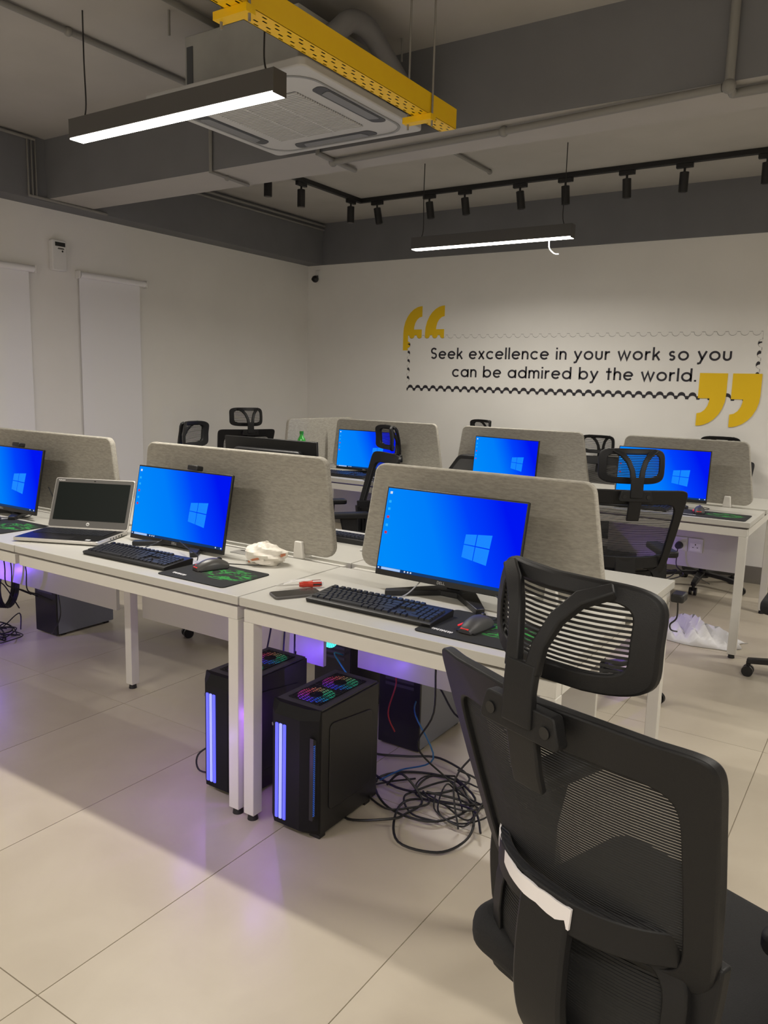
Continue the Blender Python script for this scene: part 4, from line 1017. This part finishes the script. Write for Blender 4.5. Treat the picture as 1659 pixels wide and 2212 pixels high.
def thing_part(name, parent):
    o = bpy.data.objects.new(name, None); o.empty_display_size = 0.02; col.objects.link(o); o.parent = parent; return o
LOWER = ('gas_column', 'base_hub', 'base_leg', 'caster')
proto = make_chair()
first = [True]
def chair(x, y, a, label, dz=0.0, base_rot=0.0):
    o = proto if first[0] else copy_tree(proto)
    first[0] = False
    o.location = (x, y, 0); o.rotation_euler = (0, 0, R(a)); o['label'] = label; o['group'] = 'black mesh office chairs'; o['category'] = 'chair'
    for ch in o.children:
        nm = ch.name.split('.')[0]
        if nm not in LOWER: ch.location.z += dz
        elif base_rot: ch.rotation_euler = (0, 0, R(base_rot))
    return o
# the copies come from the untouched proto, so the foreground chair (which carries a plastic film) is placed last
fa = R(-20.7); fvx, fvy = -math.sin(fa), math.cos(fa)
FG = (-0.36+0.27*fvx, 1.015+0.27*fvy)
src = proto; first[0] = False
chair(-2.755, 3.765, 141, 'high-backed black mesh chair turned sideways before the far left monitor', 0.0, 20)
chair(-1.095, 3.625, 33, 'black mesh chair seen from behind at the far right desk', 0.0, 10)
chair(-3.06, 3.20, -69.6, 'black mesh chair whose headrest shows above the laptop desk divider', 0.01, 8)
chair(-4.72, 4.89, 66, 'black mesh chair standing beside the left wall', 0.025)
chair(-3.16, 5.93, 152, 'black mesh chair headrest behind the far middle divider', -0.035)
chair(-2.05, 6.0, 178, 'lowest black mesh chair between the two far right dividers', -0.115)
chair(-1.12, 6.05, 181, 'black mesh chair against the quote wall under the closing quotation marks', -0.075)
chair(-0.225, 4.24, 90, 'black chair mostly outside the right edge with one caster showing', -0.05, 0)
fg = proto; fg.location = (FG[0], FG[1], 0); fg.rotation_euler = (0, 0, fa)
tag(fg, 'large foreground black mesh chair with white film on its lumbar band', 'chair', 'black mesh office chairs')
fl = catmull([Vector(p) for p in [(-0.178, -0.178, 0.684), (-0.14, -0.226, 0.686), (-0.06, -0.272, 0.684), (0.0, -0.276, 0.680), (0.05, -0.274, 0.676)]], 5)
MB().strap(fl, (0, 0, 1), [0.018+0.004*abs(math.sin(i*0.9))+0.014*(i/len(fl))**2 for i in range(len(fl))], 0.004).build('plastic_film', FILM, fg, smooth=60)

# ------------------------------------------------------------------ roller blinds, dispenser, camera on the walls
def blind(y0, y1, zt, label, fy0, fy1):
    t = thing('roller_blind', label, 'blind', (XL, 0, 0), 0, 'white roller blinds')
    MB().cyl((0.035, y0+0.01, zt), (0.035, y1-0.01, zt), 0.022, seg=20).build('tube', BLIND, t)
    for yy in (y0, y1): MB().cbox((0.028, yy, zt), (0.056, 0.014, 0.056)).build('end_bracket', WHITEG, t, bevel=0.006)
    MB().box(0.0165, 0.0175, fy0, fy1, 0.45, zt).build('cloth', BLIND, t)
    MB().box(0.012, 0.024, fy0, fy1, 0.43, 0.452).build('bottom_bar', WHITEG, t)
    return t
blind(3.72, 4.33, 2.145, 'white roller blind right of the white dispenser', 3.735, 4.285)
blind(2.76, 3.37, 2.135, 'white roller blind cut off by the left photo edge', 2.785, 3.335)
dp = thing('dispenser', 'white wall dispenser with dark display between the blinds', 'dispenser', (XL, 3.565, 2.255))
MB().prism(round_poly([(-0.058, -0.105), (0.058, -0.105), (0.058, 0.105), (-0.058, 0.105)], 0.012, 4), 'x', 0.0, 0.045).build('case', WHITEG, dp, bevel=0.006)
MB().box(0.045, 0.0465, -0.035, 0.045, 0.062, 0.090).build('display', BLACK, dp)
MB().prism(round_poly([(-0.02, 0.042), (0.04, 0.042), (0.03, 0.052), (-0.01, 0.052)], 0.003, 2), 'x', 0.045, 0.047).build('grille', BEZEL, dp)
MB().cyl((0.044, 0.022, 0.030), (0.0465, 0.022, 0.030), 0.007).build('nozzle', BLACK, dp)
cc = thing('security_camera', 'small black security camera in the far corner', 'camera', (-5.04, YF, 2.43))
MB().box(-0.03, 0.03, -0.02, 0.0, 0.0, 0.09).build('mount', WHITEG, cc, bevel=0.006)
MB().sphere((0.0, -0.055, 0.0), 0.034, 16, 12).build('head', BLACKG, cc)
MB().cyl((0, -0.086, -0.006), (0, -0.094, -0.008), 0.016).build('lens', LENS, cc)
MB().cyl((0, -0.02, 0.03), (0, -0.05, 0.02), 0.010).build('neck', BLACK, cc)

# ------------------------------------------------------------------ track lights
YT, XT, ZT = 5.72, -4.05, ZS
tr = tag(MB().box(XT-0.018, XR, YT-0.018, YT+0.018, ZT-0.034, ZT).build('track_rail', BLACK, bevel=0.002), 'black light track along the quote wall', 'track')
tag(MB().box(XT-0.018, XT+0.018, 4.2, YT-0.0185, ZT-0.034, ZT).build('track_rail', BLACK, bevel=0.002), 'short black light track running toward the beam', 'track')
def spot(x, y, tx, ty, label, along='x'):
    t = thing('track_spotlight', label, 'spotlight', (x, y, ZT-0.034), 0, 'black track spotlights')
    if along == 'x': MB().box(-0.055, 0.055, -0.015, 0.015, -0.03, 0.0).build('adapter', BLACK, t, bevel=0.003)
    else: MB().box(-0.015, 0.015, -0.055, 0.055, -0.03, 0.0).build('adapter', BLACK, t, bevel=0.003)
    MB().cyl((0, 0, -0.03), (0, 0, -0.062), 0.008).build('stem', BLACK, t)
    d = Vector((math.sin(R(tx)), math.sin(R(ty)), -1)).normalized(); p0 = Vector((0, 0, -0.055))
    hd = MB().cyl(p0, p0+d*0.128, 0.030, seg=20).build('head', BLACK, t, bevel=0.002)
    e = p0+d*0.1285
    MB().cyl(e-d*0.002, e+d*0.0006, 0.023, seg=20).build('lens', LENS, hd)
    return t
for i, (x, tx) in enumerate(((-3.88, 8), (-3.375, 6), (-3.055, 6), (-2.59, 6), (-2.235, 2), (-1.79, 2), (-1.405, -2), (-0.90, 0))):
    spot(x, YT, tx, 6, ['first', 'second', 'third', 'fourth', 'fifth', 'sixth', 'seventh', 'eighth'][i]+' black spotlight from the corner on the quote wall track')
for i, (y, lab) in enumerate(((5.58, 'black spotlight on the short track closest to the corner'), (4.93, 'black spotlight in the middle of the short track'), (4.55, 'black spotlight half hidden behind the ceiling beam'))):
    spot(XT, y, 0, 0, lab, 'y')

# ------------------------------------------------------------------ yellow cable tray
ty0, ty1, tx0, tx1, tz0, tz1 = -1.2, 3.145, -1.814, -1.736, 2.50, 2.578
yt = thing('cable_tray', 'yellow perforated cable tray hanging from the ceiling', 'cable tray', (0, 0, 0))
MB().box(tx0, tx0+0.003, ty0, ty1, tz0, tz1).box(tx1-0.003, tx1, ty0, ty1, tz0, tz1).build('side_wall', YELLOW, yt)
pl = MB(); nx = 13; cw = (tx1-tx0)/nx; pitch = 0.058; n = int((ty1-ty0)/pitch)
for i in range(n+1):
    ya = ty0+i*pitch; yb = min(ya+pitch, ty1); q1 = ya+pitch*.25; q2 = ya+pitch*.75; off = (ya, ya+pitch*.22, ya+pitch*.60, yb)
    for c in range(nx):
        xa, xb = tx0+c*cw, tx0+(c+1)*cw
        if c % 3 != 1: pl.add([(xa, ya, tz0), (xb, ya, tz0), (xb, yb, tz0), (xa, yb, tz0)], [(0, 1, 2, 3)])
        else:
            sh = 0.0 if (c//3) % 2 else 0.36*pitch
            h0, h1 = ya+0.12*pitch+sh, ya+0.46*pitch+sh
            h0, h1 = min(h0, yb), min(h1, yb)
            pl.add([(xa, ya, tz0), (xb, ya, tz0), (xb, h0, tz0), (xa, h0, tz0)], [(0, 1, 2, 3)])
            pl.add([(xa, h1, tz0), (xb, h1, tz0), (xb, yb, tz0), (xa, yb, tz0)], [(0, 1, 2, 3)])
plo = pl.build('perforated_plate', YELLOW, yt, smooth=0)
MB().box(tx0+0.003, tx1-0.003, ty0, ty1, tz0+0.012, tz0+0.03).build('slot_backing', BLACK, yt)  # black slab above the plate so the slots show dark
MB().box(tx0, tx1, ty0, ty1, tz1, tz1+0.002).build('lid', YELLOW, yt)
for y in (1.86, 2.93, 0.4):
    b = MB().box(tx0-0.045, tx1+0.012, y-0.020, y+0.020, tz0-0.024, tz0-0.0005).build('support_channel', YELLOW, yt)
    for xx in (tx0-0.03, tx1+0.006): MB().cyl((xx, y, tz0-0.045), (xx, y, ZS), 0.0045, seg=8).build('hanging_rod', mat('rod_steel', (.35, .34, .32), .4, metal=.6) if xx > tx1 else MATS['rod_steel'] if 'rod_steel' in MATS else PIPE, b)

# ------------------------------------------------------------------ ceiling air conditioner
ac = thing('air_conditioner', 'ceiling cassette air conditioner behind the yellow tray', 'air conditioner', (-2.44, 2.875, 2.575))
P = 0.44
MB().prism(round_poly([(-P, -P), (P, -P), (P, P), (-P, P)], 0.03, 4), 'z', 0.0, 0.035).build('face_panel', ACW, ac, bevel=0.006)
MB().box(-0.315, 0.315, -0.315, 0.315, 0.035, 0.285).build('body', ACB, ac, bevel=0.004)
MB().box(-0.30, -0.265, -0.319, -0.315, 0.06, 0.24).build('dark_strip', ACD, ac)
gp = MB().prism(round_poly([(-0.24, -0.24), (0.24, -0.24), (0.24, 0.24), (-0.24, 0.24)], 0.01, 3), 'z', -0.001, 0.0).build('grille_back', ACD, ac)
for i in range(30):
    y = -0.232+i*0.016; MB().box(-0.24, 0.24, y-0.0035, y+0.0045, -0.007, -0.001).build('grille_slat', ACW, gp)
for i in range(2): MB().box(-0.005+(-.08+.16*i), 0.005+(-.08+.16*i), -0.24, 0.24, -0.0075, -0.0008).build('grille_rib', ACW, gp)
for k in range(4):
    o = MB().prism(round_poly([(-0.25, -0.375), (0.25, -0.375), (0.22, -0.305), (-0.22, -0.305)], 0.025, 4), 'z', -0.003, 0.0).build('air_outlet', ACD, ac); o.rotation_euler = (0, 0, R(90*k))
    o2 = MB().prism(round_poly([(-0.19, -0.367), (0.19, -0.367), (0.17, -0.318), (-0.17, -0.318)], 0.01, 3), 'z', -0.006, -0.003).build('louvre', mat('louvre_grey', (.22, .23, .25), .45), ac, bevel=0.002); o2.rotation_euler = (0, 0, R(90*k))
MB().ring([(x, y, -0.001) for x, y in round_poly([(-.395, -.395), (.395, -.395), (.395, .395), (-.395, .395)], .12, 8)], [(x, y, -0.001) for x, y in round_poly([(-.385, -.385), (.385, -.385), (.385, .385), (-.385, .385)], .115, 8)], (0, 0, 1), 0.006).build('face_groove', mat('groove_grey', (.28, .29, .30), .5), ac)
for sx in (-1, 1):
    for sy in (-1, 1): MB().cyl((sx*0.36, sy*0.36, 0.285), (sx*0.36, sy*0.36, ZS-2.575), 0.005, seg=8).build('hanger_rod', PIPE, ac)
dk = thing('duct_pipe', 'grey insulated pipe bending behind the yellow tray', 'pipe', (0, 0, 0))
MB().tube([(-2.125, 2.72, 2.78), (-2.06, 2.72, 2.80), (-2.02, 2.76, 2.845), (-2.01, 2.86, 2.85), (-2.02, 3.0, 2.80), (-2.02, 3.18, 2.71)], 0.042, 14, 6).build('insulated_pipe', DUCT, dk)
MB().cyl((-2.125, 2.72, 2.78), (-2.09, 2.72, 2.788), 0.055).build('collar', ACB, dk)

# ------------------------------------------------------------------ conduits and pipes on the ceiling
def conduit(pts, r, label, joints=()):
    t = thing('conduit', label, 'pipe', (0, 0, 0), 0, 'grey ceiling pipes')
    MB().tube(pts, r, 10).build('pipe_run', PIPE, t)
    for p in joints: MB().sphere(p, r*1.5, 12, 8).build('pipe_joint', PIPE, t)
    return t
zc = ZS-0.018
conduit([(-3.33, 1.2, zc), (-3.33, 3.35, zc)], 0.014, 'grey conduit across the ceiling left of the long lamp', [(-3.33, 2.4, zc)])
conduit([(-2.70, 1.2, zc), (-2.70, 3.35, zc)], 0.014, 'grey conduit on the ceiling above the air conditioner')
conduit([(-2.665, 3.505, 2.565), (-1.66, 3.455, 2.562), (-0.715, 3.37, 2.562)], 0.016, 'grey pipe running below the ceiling beam', [(-2.665, 3.505, 2.565), (-1.66, 3.455, 2.562)])
conduit([(-0.69, 3.362, 2.94), (-0.69, 3.362, 2.562), (-0.69, 3.45, 2.562), (-0.69, 3.45, 2.562), (1.2, 3.40, 2.562)], 0.018, 'thick grey pipe coming down the beam at the upper right', [(-0.69, 3.362, 2.562)])
conduit([(-2.66, 3.375, 2.70), (-2.66, 3.365, 2.575), (-2.66, 3.60, 2.568), (-2.66, 3.70, 2.568)], 0.013, 'short grey pipe crossing under the beam below the air conditioner', [(-2.66, 3.505, 2.567)])
conduit([(-3.43, 3.372, 2.95), (-3.43, 3.37, 2.574), (-3.43, 3.68, 2.570)], 0.011, 'thin grey pipe dropping down the beam and crossing under it', [(-3.43, 3.50, 2.570)])
conduit([(-2.68, 3.76, zc), (-2.68, 5.38, zc)], 0.013, 'grey conduit on the ceiling above the far lamp', [(-2.68, 5.38, zc)])
for k, yo in enumerate((0.0, 0.028, 0.056)):
    conduit([(-4.965+0.0, 1.0, 2.94-0.001*k), (-4.965, 3.24+yo, 2.94-0.001*k), (-4.965, 3.24+yo, 2.58), (-4.965, 3.85-yo, 2.572-0.0)], 0.010, ['outermost', 'middle', 'innermost'][k]+' of three grey conduits bending down by the left wall')
conduit([(-4.955, 3.74, 2.93), (-4.955, 6.40, 2.93)], 0.011, 'upper grey conduit along the dark beam in the far bay')
conduit([(-4.967, 3.74, 2.895), (-4.967, 6.40, 2.895)], 0.010, 'lower grey conduit along the dark beam in the far bay')
scene.render.film_transparent = False
